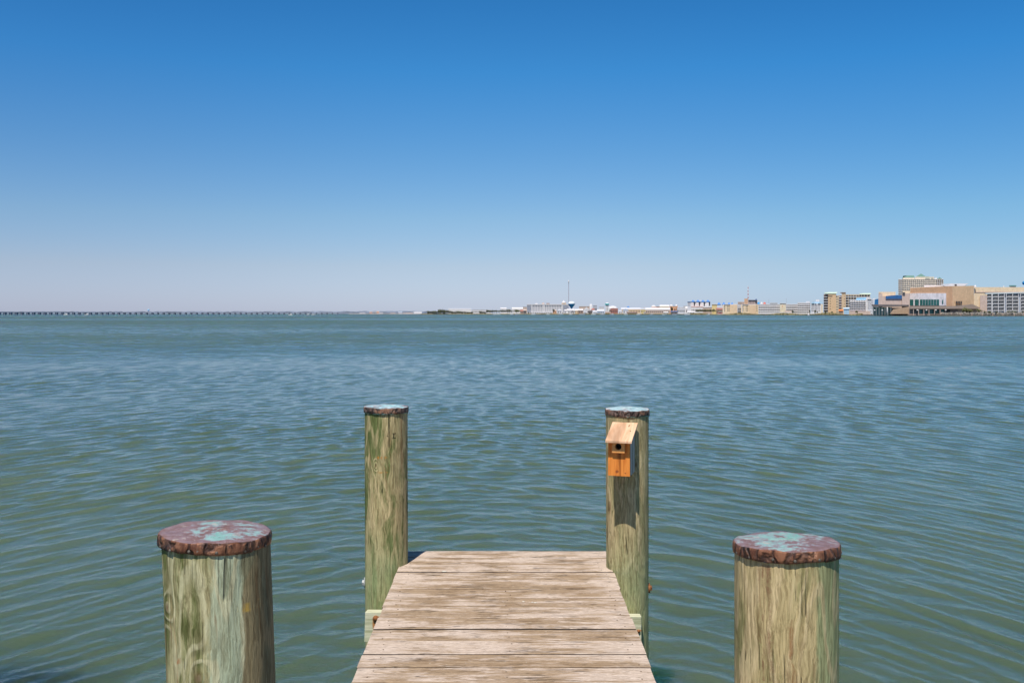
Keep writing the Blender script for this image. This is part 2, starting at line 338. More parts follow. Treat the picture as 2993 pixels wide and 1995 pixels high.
def make_piling(x, y, htop, r, rc, lean, cap_tilt, mat, cmat, label, seed, zbot=-3.0):
    rr = random.Random(seed)
    root = empty('piling', (x, y, 0), label, 'piling', 'round timber pilings beside the dock')
    ztop = HC-htop
    # shaft, local origin at its top
    n, rows = 72, 60; L = ztop-zbot
    vs, fs = [], []
    ph = [rr.uniform(0, 6.28) for _ in range(8)]
    for k in range(rows+1):
        zz = -.012-L*(k/rows)**1.4
        for i in range(n):
            a = 2*math.pi*i/n
            q = 1+.010*math.sin(2*a+ph[0]+zz*.8)+.008*math.sin(3*a+ph[1]-zz*1.3)+.005*math.sin(7*a+ph[2]+zz*2.1)+.004*math.sin(13*a+ph[3]+.9*zz)+.003*math.sin(zz*9+ph[4]+a)
            vs.append((r*q*math.cos(a)+lean[0]*(zz), r*q*math.sin(a)+lean[1]*zz, zz))
    for k in range(rows):
        for i in range(n): j = (i+1) % n; fs.append((k*n+j, k*n+i, (k+1)*n+i, (k+1)*n+j))
    m = MB(); m.add(vs, fs, True); m.add(vs[:n], [tuple(range(n))])
    post = m.build('post', mat, root, loc=(0, 0, ztop))
    # crimped copper cap
    n = 144; m = MB(); vs = []; fs = []
    prof = [(.0, .005), (.3, .005), (.6, .004), (.85, .002), (.965, .0005), (.990, -.001), (1.0, -.005), (1.006, -.013), (1.006, -.022), (1.0, -.031), (.975, -.032), (.955, -.01)]
    comps = [(rr.randint(5, 48), rr.uniform(0, 6.28), rr.uniform(-90, 90)) for _ in range(14)]
    nz_ = lambda a, z: sum(math.sin(f*a+p_+g*z)/math.sqrt(f) for f, p_, g in comps)/2.2
    folds = sorted(rr.uniform(0, 6.283) for _ in range(15))
    skh = .86 if y < 3 else 1.1
    for a_, (pr, pz) in enumerate([(p_, z_*skh if z_ < 0 else z_) for p_, z_ in prof]):
        for i in range(n):
            a = 2*math.pi*i/n
            dmin = min(abs((a-f_+math.pi) % (2*math.pi)-math.pi) for f_ in folds)
            fold = math.exp(-(dmin/.028)**2)
            sk = min(1, max(0, (pr-.9)/.1)) if a_ < 10 else 0
            tri = lambda u: abs((u % 1.0)-.5)*4-1
            wob = sk*.013*nz_(a, pz) if a_ > 4 else 0
            q = rc*pr*(1+wob+.010*math.sin(3*a+ph[1])*pr - .018*fold*(1 if a_ > 5 else .2)*sk)
            z_ = pz+(.0012*math.sin(5*a+pr*9+ph[2])+.0010*math.sin(11*a-pr*14))*(1 if a_ < 5 else .3)
            if a_ in (8, 9, 10): z_ += .0018*math.sin(4*a+ph[3])+.0022*nz_(a+2, 0)
            vs.append((q*math.cos(a), q*math.sin(a), z_))
    for k in range(len(prof)-1):
        for i in range(n): j = (i+1) % n; fs.append((k*n+i, (k+1)*n+i, (k+1)*n+j, k*n+j))
    m.add(vs, fs, True)
    cap = m.build('copper_cap', cmat, root, loc=(0, 0, ztop)); cap.rotation_euler = (cap_tilt[0], cap_tilt[1], 0)
    for k in range(7):
        a = 3.3+k*.45+rr.uniform(-.1, .1)
        q = MB().lathe([(.0038, 0), (.0036, .0012), (.002, .0024)], n=10).build('nail_head', M_nail, cap, loc=(rc*1.0*math.cos(a), rc*1.0*math.sin(a), -.021+rr.uniform(-.003, .003)))
        q.rotation_euler = Vector((math.cos(a), math.sin(a), 0)).to_track_quat('Z', 'Y').to_euler()
    return root, post, cap
M_nail = plain('nail_patina', (.13, .11, .09), .5, .2, 40)
M_rustbolt = plain('rusty_steel', (.33, .13, .045), .8, .35, 60)
M_galv = plain('galvanised_steel', (.42, .42, .40), .45, .2, 60)

tan1, oliv1, pale1 = (.36, .30, .155), (.155, .165, .065), (.47, .42, .27)
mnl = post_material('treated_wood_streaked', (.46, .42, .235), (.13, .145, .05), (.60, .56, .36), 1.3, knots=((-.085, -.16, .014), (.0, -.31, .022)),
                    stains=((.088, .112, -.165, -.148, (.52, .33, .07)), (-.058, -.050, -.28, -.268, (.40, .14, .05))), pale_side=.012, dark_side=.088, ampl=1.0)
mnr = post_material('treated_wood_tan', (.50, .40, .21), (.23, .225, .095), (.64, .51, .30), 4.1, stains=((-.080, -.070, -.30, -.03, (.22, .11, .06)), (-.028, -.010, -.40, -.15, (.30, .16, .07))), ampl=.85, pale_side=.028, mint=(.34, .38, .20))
mfl = post_material('treated_wood_mossy', (.46, .38, .20), (.14, .17, .06), (.60, .48, .27), 7.7, knots=((-.045, -.325, .012),),
                    stains=((-.035, .02, -.285, -.272, (.50, .20, .03)), (-.03, .03, -.366, -.359, (.48, .22, .04))), cracks=((.028, .034, -.22, -.02, 0), (.048, .066, -.147, -.143, 0), (.055, .059, -.17, -.147, 0), (.05, .066, -.172, -.169, 0), (.02, .03, -.157, -.155, 0)))
mfr = post_material('treated_wood_grey_tan', (.47, .385, .21), (.22, .22, .105), (.58, .47, .28), 9.9, knots=((.03, -.30, .02),), cracks=((-.06, .0, -.335, -.332, -.35),), ampl=.7)
PL = dict(
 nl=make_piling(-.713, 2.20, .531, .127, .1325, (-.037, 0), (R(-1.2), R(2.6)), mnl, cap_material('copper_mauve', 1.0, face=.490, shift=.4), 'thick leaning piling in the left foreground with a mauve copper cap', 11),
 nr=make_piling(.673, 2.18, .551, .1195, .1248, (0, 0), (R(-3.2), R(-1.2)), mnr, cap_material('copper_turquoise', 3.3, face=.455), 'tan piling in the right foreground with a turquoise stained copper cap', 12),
 fl=make_piling(-.707, 5.23, .538, .1225, .129, (-.001, 0), (R(-.3), R(.8)), mfl, cap_material('copper_white_flecks', 5.2, dirt=True, face=.39, tq0=(.26, .50, .52), tq1=(.52, .70, .74), sk=((.05, .035, .03), (.20, .12, .09)), edge=1.0), 'mossy piling at the far left dock corner, cap spotted with white droppings', 13),
 fr=make_piling(.683, 5.15, .544, .1205, .126, (0, 0), (R(.3), R(.4)), mfr, cap_material('copper_pale_blue', 8.1, dirt=True, face=.39, tq0=(.30, .50, .52), tq1=(.56, .70, .72), sk=((.05, .035, .03), (.22, .14, .11)), edge=1.0), 'piling at the far right dock corner that carries the birdhouse', 14))
# through bolts on the outer sides of the far pilings
def side_bolt(key, sx, z, mat, rad):
    root = PL[key][0]; rr_ = .1215
    m = MB().tube((sx*(rr_-.004), 0, z), (sx*(rr_+.006), 0, z), rad, 20).tube((sx*(rr_+.006), 0, z), (sx*(rr_+.018), 0, z), rad*.55, 6)
    m.build('bolt', mat, root, loc=(0, 0, 0))
side_bolt('fl', -1, WZ(1701, 5.23), M_galv, .030); side_bolt('fr', 1, WZ(1717, 5.15), M_rustbolt, .028)

def deck_material():
    t = NT('weathered_deck_boards'); oc = t.coord(); isl = t.island(); w = t.math('MULTIPLY', isl, 37.0)
    x, y, z = t.sep(oc)
    wp = t.noise(t.vmath('MULTIPLY', oc, (5, 12, 1)), 1, 3, .6, col=True, w=w)
    c = t.vmath('ADD', oc, t.vmath('MULTIPLY', t.vmath('SUBTRACT', wp, (.5, .5, .5)), (.10, .022, 0)))
    blot = t.noise(t.vmath('MULTIPLY', c, (2.6, 12, 12)), 1, 6, .7, .2, w=w)
    cont = t.noise(t.vmath('MULTIPLY', oc, (1.5, 1.8, 1)), 1, 3, .55)
    streak = t.noise(t.vmath('MULTIPLY', c, (4.5, 75, 75)), 1, 6, .72, w=w)
    fine = t.noise(t.vmath('MULTIPLY', c, (16, 240, 240)), 1, 4, .75, w=w)
    edge = t.ramp(t.math('ABSOLUTE', x), .38, .62, -.012, .03)
    f = t.math('ADD', t.math('MULTIPLY', blot, .42), t.math('ADD', t.math('MULTIPLY', cont, .16), t.math('ADD', t.math('MULTIPLY', streak, .30), t.math('MULTIPLY', fine, .12))))
    f = t.math('SUBTRACT', t.math('ADD', f, t.math('MULTIPLY', t.math('SUBTRACT', isl, .5), .05)), edge)
    pale = t.mix(t.ramp(fine, .35, .65), (.50, .38, .29), (.80, .655, .545))
    brn = t.mix(t.ramp(streak, .35, .65), (.27, .175, .10), (.49, .355, .235))
    col = t.mix(t.ramp(f, .482, .535), pale, brn)
    dk = t.ramp(t.math('ADD', t.math('MULTIPLY', streak, .6), t.math('MULTIPLY', blot, .4)), .575, .64); col = t.mix(t.math('MULTIPLY', dk, .6), col, (.15, .105, .07))
    ck = t.math('ABSOLUTE', t.math('SUBTRACT', t.noise(t.vmath('MULTIPLY', c, (1.7, 42, 42)), 1, 3, .6, w=w), .5))
    ckm = t.math('MULTIPLY', t.ramp(ck, 0, .014, 1, 0), t.ramp(t.noise(t.vmath('MULTIPLY', oc, (6, 14, 1)), 1, 2, w=w), .50, .58))
    fl = t.ramp(fine, .62, .70)
    ckm = t.math('MAXIMUM', ckm, t.math('MULTIPLY', fl, .8)); col = t.mix(t.math('MULTIPLY', ckm, .75), col, (.085, .06, .045))
    vo = t.n('ShaderNodeTexVoronoi'); vo.feature = 'F1'; vo.voronoi_dimensions = '4D'; t.put(vo.inputs['W'], w)
    t.put(vo.inputs['Vector'], t.vmath('MULTIPLY', c, (2.6, 9.5, 0))); vo.inputs['Scale'].default_value = 1
    vd = vo.outputs['Distance']; cr = t.sep(vo.outputs['Color'])[0]
    km = t.math('MULTIPLY', t.ramp(t.math('ADD', vd, t.math('MULTIPLY', t.math('SUBTRACT', streak, .5), .3)), .05, .22, 1, 0), t.math('GREATER_THAN', cr, .70))
    ring = t.math('ADD', t.math('MULTIPLY', t.math('SINE', t.math('ADD', t.math('MULTIPLY', vd, 95.0), t.math('MULTIPLY', streak, 8.0))), .5), .5)
    col = t.mix(t.math('MULTIPLY', km, t.ramp(ring, .3, .9, .1, .85)), col, (.17, .12, .095))
    lich = t.ramp(t.noise(oc, 60, 3, .6), .68, .71); col = t.mix(t.math('MULTIPLY', lich, .6), col, (.60, .54, .45))
    grain = t.noise(t.vmath('MULTIPLY', c, (40, 420, 420)), 1, 3, .7, w=w)
    col = t.mix(1.0, col, t.mix(t.ramp(grain, .35, .65), (.74, .72, .69), (1.10, 1.10, 1.09)), 'MULTIPLY')
    ny = t.math('ABSOLUTE', t.sep(t.n('ShaderNodeNewGeometry').outputs['Normal'])[1])
    side = t.ramp(ny, .80, .95); col = t.mix(t.math('MULTIPLY', side, .85), col, (.045, .032, .025))
    h = t.math('SUBTRACT', t.math('ADD', t.math('MULTIPLY', streak, .8), t.math('MULTIPLY', fine, .35)), t.math('ADD', t.math('MULTIPLY', ckm, .8), t.math('MULTIPLY', km, .2)))
    return t.out(col, .9, t.bump(h, .8, .006), spec=.12)
dock = empty('dock', (0, 0, 0), 'weathered wooden dock of cross boards running out over the bay', 'dock')
XL, XR = -.624, .592
joints = [5.473, 5.335, 5.193, 5.052, 4.908, 4.760, 4.613, 4.465, 4.318, 4.168, 4.028, 3.873, 3.730]
while joints[-1] > -3.0: joints.append(joints[-1]-.1445-random.uniform(-.002, .002))
strong = {5.052: .009, 4.613: .012, 4.168: .013, 3.873: .012, 3.730: .009}
def board(m, x0, x1, y0, y1, zt, th, rs, c0, c1):
    nx = 36; w = [(0, -1), (0, -.004), (.003, 0), (None, 0)]
    sec = [(0, -th), (0, -.004), (.004, 0), (.5, .0), (1, 0), (2, -.004), (2, -th)]   # cross section marks
    bow = rs.uniform(-.0015, .0015); cup = rs.uniform(-.0012, .0016); ph1, ph2 = rs.uniform(0, 6), rs.uniform(0, 6)
    prof = []
    for k in range(nx+1):
        x = x0+(x1-x0)*k/nx; e0 = y0+.0012*math.sin(x*7+ph1)+.0008*math.sin(x*23+ph2); e1 = y1+.0012*math.sin(x*6+ph2)+.0008*math.sin(x*19+ph1)
        b = zt+bow*math.cos(x*2.4)
        slope = .01217
        prof.append([(x, e0, b-th), (x, e0, b-c0), (x, e0+c0, b), (x, (e0+e1)/2, b+cup+slope*(y1-y0)/2), (x, e1-c1, b+slope*(y1-y0)), (x, e1, b-c1+slope*(y1-y0)), (x, e1, b-th)])
    vs = [p for pr in prof for p in pr]; fs = []
    for k in range(nx):
        for i in range(7):
            j = (i+1) % 7; fs.append((k*7+i, (k+1)*7+i, (k+1)*7+j, k*7+j))
    fs.append(tuple(range(6, -1, -1))); fs.append(tuple(nx*7+i for i in range(7)))
    m.add(vs, fs)
mb = MB(); rs = random.Random(5)
boards = []
for a, b in zip(joints[:-1], joints[1:]):
    g = .5*strong.get(round(a, 3), rs.choice([.0004, .0008, .0016])); g2 = .5*strong.get(round(b, 3), rs.choice([.0004, .0008, .0016]))
    x0 = XL+rs.uniform(-.004, .004); x1 = XR+rs.uniform(-.004, .004)
    y0, y1 = b+g2, a-g; zt = deck_z(y0)+rs.uniform(-.0015, .0015)
    board(mb, x0, x1, y0, y1, zt, .038, rs, .0012, .003 if round(a, 3) in strong else .0012); boards.append((y0, y1, zt))
mb.build('deck', deck_material(), dock, loc=(0, 0, 0))
M_hole = plain('nail_hole_rust', (.12, .075, .05), .9, .3, 80)
nailm = None; cnt = 0
for y0, y1, zt in boards:
    if y1 < 3.2: continue
    for xx in (-.552, .0, .536):
        for fy in (.25, .76):
            yy = y0+(y1-y0)*fy+rs.uniform(-.012, .012); loc = (xx+rs.uniform(-.018, .018), yy, zt+.01217*(yy-y0)+.0002)
            if nailm is None:
                o = MB().lathe([(.0034, -.001), (.0034, .0006), (.002, .001)], n=10).build('nail', M_hole, dock, loc=loc); nailm = o
            else:
                o = nailm.copy(); COL.objects.link(o); o.location = loc
def lumber_material(name, c1, c2, axis=(3, 60, 60), stain=None):
    t = NT(name); c = t.coord(); st = t.noise(t.vmath('MULTIPLY', c, axis), 1, 5, .65, .3); b = t.noise(c, 4, 3)
    col = t.mix(t.ramp(t.math('ADD', t.math('MULTIPLY', st, .7), t.math('MULTIPLY', b, .3)), .38, .6), c1, c2)
    if stain:
        x, y, z = t.sep(c)
        for sx, sz, w, hh in stain:
            d = t.math('ADD', t.math('POWER', t.math('DIVIDE', t.math('SUBTRACT', x, sx), w), 2.0), t.math('POWER', t.math('DIVIDE', t.math('SUBTRACT', z, sz), hh), 2.0))
            col = t.mix(t.ramp(t.math('ADD', d, st), .5, 1.6, .9, 0), col, (.42, .15, .03))
    return t.out(col, .85, t.bump(st, .6, .004), spec=.2)
zs = lambda y: deck_z(y)-.040
beam_top = HC-1.672
m_lum = lumber_material('treated_lumber_green', (.30, .32, .19), (.50, .50, .34))
m_beam = lumber_material('treated_beam', (.40, .40, .24), (.66, .64, .46), (3, 60, 60), stain=((-.735, beam_top-.03, .022, .012), (-.752, beam_top-.07, .012, .045), (.722, beam_top-.078, .03, .008)))
for k, xx in enumerate((-.565, -.02, .53)):
    m = MB(); y0, y1 = -3.0, 5.42
    m.add([(xx-.02, y0, zs(y0)-.18), (xx+.02, y0, zs(y0)-.18), (xx+.02, y1, zs(y1)-.18), (xx-.02, y1, zs(y1)-.18), (xx-.02, y0, zs(y0)), (xx+.02, y0, zs(y0)), (xx+.02, y1, zs(y1)), (xx-.02, y1, zs(y1))],
          [(3,2,1,0),(4,5,6,7),(0,1,5,4),(1,2,6,5),(2,3,7,6),(3,0,4,7)])
    m.build('stringer', m_lum, dock, loc=(0, 0, 0))
# pile cap timbers across the pilings, front one slightly out of level
for (yy, sink) in ((5.05, 0), (2.35, -.035)):
    zb_ = beam_top-.168+sink; zt_ = beam_top+sink; yr = yy-.075
    m = MB(); m.add([(-.808, yy, zb_), (.738, yr, zb_), (.738, yr+.05, zb_), (-.800, yy+.05, zb_), (-.803, yy, zt_), (.738, yr, zt_), (.738, yr+.05, zt_), (-.795, yy+.05, zt_)],
                    [(3,2,1,0),(4,5,6,7),(0,1,5,4),(1,2,6,5),(2,3,7,6),(3,0,4,7)])
    b_ = soften(m.build('crossbeam', m_beam, dock, loc=(0, 0, 0)), .004)
    if yy > 3:
        for bx, bz, rr_ in ((-.742, beam_top-.035, .017), (.722, beam_top-.080, .008)):
            yb_ = yy if bx < 0 else yy-.072
            MB().tube((bx, yb_-.012, bz), (bx, yb_+.002, bz), rr_, 16).build('bolt', M_rustbolt, b_, loc=(0, 0, 0))
m_sh = plain('shell_white', (.66, .60, .50), .6, .1, 90)
for i, (px, py, s_, lb) in enumerate(((1298, 1670, .009, 'white shell fragment near the far left end of the dock boards'), (1530, 1758, .005, 'white shell speck, leftmost of the small cluster mid dock'),
                          (1556, 1760, .0045, 'pale shell speck in the middle of the small cluster mid dock'), (1565, 1761, .0055, 'pale shell speck, rightmost of the small cluster mid dock'))):
    Y = 3971/(py-885.0); X = (px-CX)/F*Y; m = MB(); rq = random.Random(i)
    m.lathe([(s_*1.0, 0), (s_*.8, s_*.3), (s_*.35, s_*.45)], n=9); m.v = [(v[0]*rq.uniform(.8, 1.3)*1.4, v[1]*rq.uniform(.7, 1.1), v[2]) for v in m.v]
    tag(m.build('shell_fragment', m_sh, None, loc=(X, Y, deck_z(Y)+.0015)), lb, 'shell', 'shell bits on the dock boards')

# ------------------------------------------------------------------ birdhouse
def cedar(name, c1, c2, ax, knots=()):
    t = NT(name); c = t.coord(); x, y, z = t.sep(c)
    st = t.noise(t.vmath('MULTIPLY', c, ax), 1, 5, .6, .5); lo = t.noise(t.vmath('MULTIPLY', c, tuple(a*.2 for a in ax)), 1, 3, .5, .8)
    col = t.mix(t.ramp(st, .35, .62), c1, c2); col = t.mix(t.ramp(lo, .52, .66), col, tuple(v*.55 for v in c1))
    for kx, kz, w in knots:
        d = t.math('SQRT', t.math('ADD', t.math('POWER', t.math('SUBTRACT', x, kx), 2.0), t.math('POWER', t.math('SUBTRACT', z, kz), 2.0)))
        d = t.math('ADD', d, t.math('MULTIPLY', t.math('SUBTRACT', t.noise(c, 90, 2), .5), w*1.2))
        col = t.mix(t.ramp(d, w*.3, w, .85, 0), col, (.22, .06, .02))
    return t.out(col, .6, t.bump(st, .3, .0015), spec=.3)
aB = R(17); bh = empty('birdhouse', (.685, 5.15, 0), 'orange wooden birdhouse with slanted roof fixed to the far right piling', 'birdhouse')
bh.rotation_euler = (0, 0, -aB)       # local -Y looks towards the camera and a little to the left
hb, wF, yF, yB = HC-.878, .0595, -.289, -.128     # bottom, half width, front and back planes (local)
roof_f, roof_b = HC-.681, HC-.606; yRf, yRb = -.338, -.124
sl = (roof_b-roof_f)/(yRb-yRf); zr = lambda y: roof_f+sl*(y-yRf)-.013
m_f = cedar('cedar_front', (.62, .175, .025), (.80, .275, .05), (60, 60, 6), ((-.010, HC-.855, .012), (.035, HC-.862, .006)))
m_r = cedar('cedar_roof', (.74, .42, .24), (.88, .58, .37), (50, 6, 6), ((.035, HC-.62, .006),))
m_s = cedar('cedar_side_grey', (.55, .44, .38), (.68, .57, .50), (60, 60, 6)); m_bk = cedar('cedar_block', (.64, .25, .06), (.78, .36, .11), (60, 60, 6))
t_ = .016
# front with a round hole through it and through the entrance block
hole_z = HC-.7165; hr = .0175
def holed(x0, x1, z0, z1, y0, y1):
    N = 32; m = MB(); inner = [(hr*math.cos(2*math.pi*i/N), hole_z+hr*math.sin(2*math.pi*i/N)) for i in range(N)]
    outer = []
    for i in range(N):
        c, s = math.cos(2*math.pi*i/N), math.sin(2*math.pi*i/N)
        k = min([(x1 if c > 0 else x0)/c if abs(c) > 1e-6 else 9, ((z1-hole_z) if s > 0 else (z0-hole_z))/s if abs(s) > 1e-6 else 9])
        outer.append((k*c, hole_z+k*s))
    # snap to corners
    for cx_, cz_ in ((x0, z0), (x1, z0), (x1, z1), (x0, z1)):
        j = min(range(N), key=lambda q: (outer[q][0]-cx_)**2+(outer[q][1]-cz_)**2); outer[j] = (cx_, cz_)
    for yy, flip in ((y0, False), (y1, True)):
        vs = [(a, yy, b) for a, b in inner]+[(a, yy, b) for a, b in outer]
        fs = [(i, (i+1) % N, N+(i+1) % N, N+i) for i in range(N)]
        m.add(vs, [f if flip else f[::-1] for f in fs])
    for ring, flip in ((inner, True), (outer, False)):
        vs = [(a, y0, b) for a, b in ring]+[(a, y1, b) for a, b in ring]
        fs = [(i, (i+1) % N, N+(i+1) % N, N+i) for i in range(N)]; m.add(vs, [f[::-1] if flip else f for f in fs])
    return m
fr = holed(-wF, wF, hb, zr(yF)-.001, yF, yF+t_).build('front_panel', m_f, bh, loc=(0, 0, 0))
blk = holed(-.034, .034, HC-.750, HC-.684, yF-.021, yF-.0005).build('entrance_block', m_bk, bh, loc=(0, 0, 0))
for sx in (-1, 1):
    xa, xb = sorted((sx*wF, sx*(wF-.015)))
    ya, yb = yF+t_+.0005, yB
    m = MB(); vs = []
    for xx in (xa, xb): vs += [(xx, ya, hb), (xx, yb, hb), (xx, yb, zr(yb)-.001), (xx, ya, zr(ya)-.001)]
    m.add(vs, [(0, 3, 2, 1), (4, 5, 6, 7), (0, 1, 5, 4), (1, 2, 6, 5), (2, 3, 7, 6), (3, 0, 4, 7)]); m.build('side_panel', m_s, bh, loc=(0, 0, 0))
MB().box(-wF+.0155, wF-.0155, yF+t_+.001, yB-.013, hb+.004, hb+.018).build('floor_panel', m_s, bh, loc=(0, 0, 0))
MB().box(-wF+.0155, wF-.0155, yB-.0125, yB, hb-.01, zr(yB)-.003).build('back_panel', m_s, bh, loc=(0, 0, 0))
m = MB(); wr = .0715; vs = []
for xx in (-wr+.006, wr+.006): vs += [(xx, yRf, roof_f-.013), (xx, yRb, roof_b-.013), (xx, yRb, roof_b), (xx, yRf, roof_f)]
m.add(vs, [(0, 3, 2, 1), (4, 5, 6, 7), (0, 1, 5, 4), (1, 2, 6, 5), (2, 3, 7, 6), (3, 0, 4, 7)]); soften(m.build('roof', m_r, bh, loc=(0, 0, 0)), .0015)
m_scr = plain('dark_screw', (.05, .045, .04), .5, .1, 90)
MB().tube((wF+.0003, yF+.028, HC-.70), (wF+.003, yF+.028, HC-.70), .004, 10).build('screw', m_scr, bh, loc=(0, 0, 0))
MB().tube((wr-.02, yRb-.10, zr(yRb-.10)+.0125), (wr-.02, yRb-.10, zr(yRb-.10)+.0145), .0035, 10).build('screw', m_scr, bh, loc=(0, 0, 0))
_plain0 = plain
def plain(name, c, rough=.75, var=.07, scale=.35, spec=.3): return _plain0(name, tuple(min(.80, v*1.2) for v in c), rough, var, scale, spec)
# ------------------------------------------------------------------ the far shore, haze mixed into its base colours
DARK = glassy('window_dark', (.085, .08, .085)); TEAL = glassy('window_teal', (.03, .16, .15)); GREYGL = glassy('window_grey', (.16, .19, .24))
c_cream = plain('stucco_cream', (.66, .56, .44)); c_tan = plain('stucco_tan', (.60, .41, .25)); c_tan2 = plain('stucco_brown_tan', (.50, .31, .19))
c_pinktan = plain('stucco_pink_tan', (.52, .40, .34)); c_peach = plain('stucco_peach', (.70, .53, .37)); c_white = plain('painted_white', (.62, .59, .585))
c_pale = plain('painted_pale_pink', (.70, .64, .64)); c_grey = plain('painted_grey', (.42, .42, .45)); c_lgrey = plain('painted_light_grey', (.58, .58, .62))
c_bluegrey = plain('painted_blue_grey', (.40, .45, .54)); c_taupe = plain('taupe_wall', (.26, .19, .165)); c_roofbr = plain('roof_brown', (.30, .235, .20))
c_roofdk = plain('roof_dark', (.14, .12, .12)); c_green = plain('roof_green', (.13, .23, .19)); c_blue = plain('roof_blue', (.08, .22, .52)); c_lblue = plain('roof_light_blue', (.28, .50, .78))
c_deepblue = plain('blue_panel', (.03, .11, .27)); c_orange = plain('painted_orange', (.72, .36, .21)); c_yellow = plain('painted_yellow', (.72, .52, .25)); c_red = plain('brick_red', (.40, .15, .12))
c_brick = plain('red_brown_shingle', (.34, .15, .12)); c_teal = plain('painted_teal', (.03, .33, .35)); c_wtblue = plain('tank_blue', (.03, .25, .52)); c_mast = plain('mast_grey', (.45, .44, .50))
c_palegreen = plain('roof_pale_green', (.47, .56, .45)); c_sand = plain('beach_sand', (.55, .46, .33), .9, .15, .05); c_timber = plain('sea_wall_timber', (.13, .11, .09), .9, .3, 1.2)
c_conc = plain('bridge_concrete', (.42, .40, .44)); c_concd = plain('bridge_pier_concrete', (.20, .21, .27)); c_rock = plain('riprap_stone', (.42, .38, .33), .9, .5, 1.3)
c_hull = plain('boat_white', (.66, .64, .62), .4, .05); c_brown = plain('weathered_brown', (.30, .21, .17))

def shear(x0, x1):        # side walls sheared along the line of sight, so they stand edge-on
    return (x0-CX)/F if x0 > CX else ((x1-CX)/F if x1 < CX else 0)
def quad_foot(x0, x1, D, dep):      # footprint with its sides sheared along the line of sight
    a, b = WX(x0, D), WX(x1, D); k = shear(x0, x1)*dep; return [(a, D), (b, D), (b+k, D+dep), (a+k, D+dep)]
def pbox(m, x0, x1, yt, yb, D, dep):
    return m.prism(quad_foot(x0, x1, D, dep), WZ(yb, D), WZ(yt, D))
def part(name, mat, root, x0, x1, yt, yb, D, dep=10, label=None):
    return pbox(MB(), x0, x1, yt, yb, D, dep).build(name, mat, root, label=label)
def gable(m, x0, x1, yb, ya, D, dep, over=0):
    """ridge runs left to right"""
    a, b = WX(x0, D), WX(x1, D); zb, za = WZ(yb, D), WZ(ya, D); w = dep/2; k = shear(x0, x1)*dep
    m.add([(a, D-over, zb), (b, D-over, zb), (b+k, D+dep+over, zb), (a+k, D+dep+over, zb), (a+k/2, D+w, za), (b+k/2, D+w, za)], [(3, 2, 1, 0), (0, 1, 5, 4), (2, 3, 4, 5), (1, 2, 5), (3, 0, 4)]); return m
def gable_front(m, x0, x1, yb, ya, D, dep, over=.5):
    a, b = WX(x0, D), WX(x1, D); zb, za = WZ(yb, D), WZ(ya, D)
    return m.elev([(a, zb), (b, zb), ((a+b)/2, za)], D-over, D+dep, shear(x0, x1))
def pyramid(m, x0, x1, yb, ya, D, dep=None, top=0.0):
    a, b = WX(x0, D), WX(x1, D); zb, za = WZ(yb, D), WZ(ya, D); dep = dep or (b-a); cx, cy = (a+b)/2, D+dep/2; q = top
    hx, hy = (b-a)/2*q, dep/2*q; k = shear(x0, x1)*dep; cx += k/2
    return m.add([(a, D, zb), (b, D, zb), (b+k, D+dep, zb), (a+k, D+dep, zb), (cx-hx, cy-hy, za), (cx+hx, cy-hy, za), (cx+hx, cy+hy, za), (cx-hx, cy+hy, za)],
                 [(3, 2, 1, 0), (4, 5, 6, 7), (0, 1, 5, 4), (1, 2, 6, 5), (2, 3, 7, 6), (3, 0, 4, 7)])
def dome(m, cx, r, yb, ya, D, n=20):
    X = WX(cx, D); rr_ = r/F*D; zb, za = WZ(yb, D), WZ(ya, D)
    return m.lathe([(rr_*math.cos(t*math.pi/12)+.02, zb+(za-zb)*math.sin(t*math.pi/12)) for t in range(7)], X, D+rr_, n)
def windows(root, mat, xs, ys, D, w, h, name='window', proud=.15):
    """xs, ys: centres in photo pixels; each window a part of its own, past 100 one shared part"""
    W_, H_ = w/F*D/2, h/F*D/2; pts = [(WX(x, D), WZ(y, D)) for y in ys for x in xs]
    used = sum(1 for c in root.children if c.name.split('.')[0] == name)
    me = None; rest = MB(); q = 0
    b = root.location
    for X, Z in pts:
        if used+q < 100:
            if me is None:
                o = MB().box(-W_, W_, -proud, .6, -H_, H_).build(name, mat, root, loc=(X-b.x, D-b.y, Z-b.z)); me = o
            else:
                o = me.copy(); COL.objects.link(o); o.location = (X-b.x, D-b.y, Z-b.z)
            q += 1
        else: rest.box(X-W_, X+W_, D-proud, D+.6, Z-H_, Z+H_)
    if rest.v: rest.build(name, mat, root)['kind'] = 'stuff'
def balconies(root, mat, x0, x1, ys, D, h, out=1.4, name='balcony'):
    for y in ys: pbox(MB(), x0, x1, y-h/2, y+h/2, D-out, out-.02).build(name, mat, root)
def lin(a, b, n): return [a+(b-a)*k/(n-1) for k in range(n)] if n > 1 else [a]
def B(name, x, D, label, cat, group=None): return empty(name, (WX(x, D), D, 0), label, cat, group)
GY = 921.0   # foot of the far buildings in the photo
def A(x, s=3.603, o=2340): return o+x/s          # crop readings to photo pixels
def Ay(y, s=3.603, o=760): return o+y/s
def Bx(x): return 1900+x/4.525
def By(y): return 800+y/4.525
def Cx(x): return 1480+x/4.706
def Cy(y): return 800+y/4.706
def Dx(x): return 1020+x/4.706
def Dy(y): return 840+y/4.706

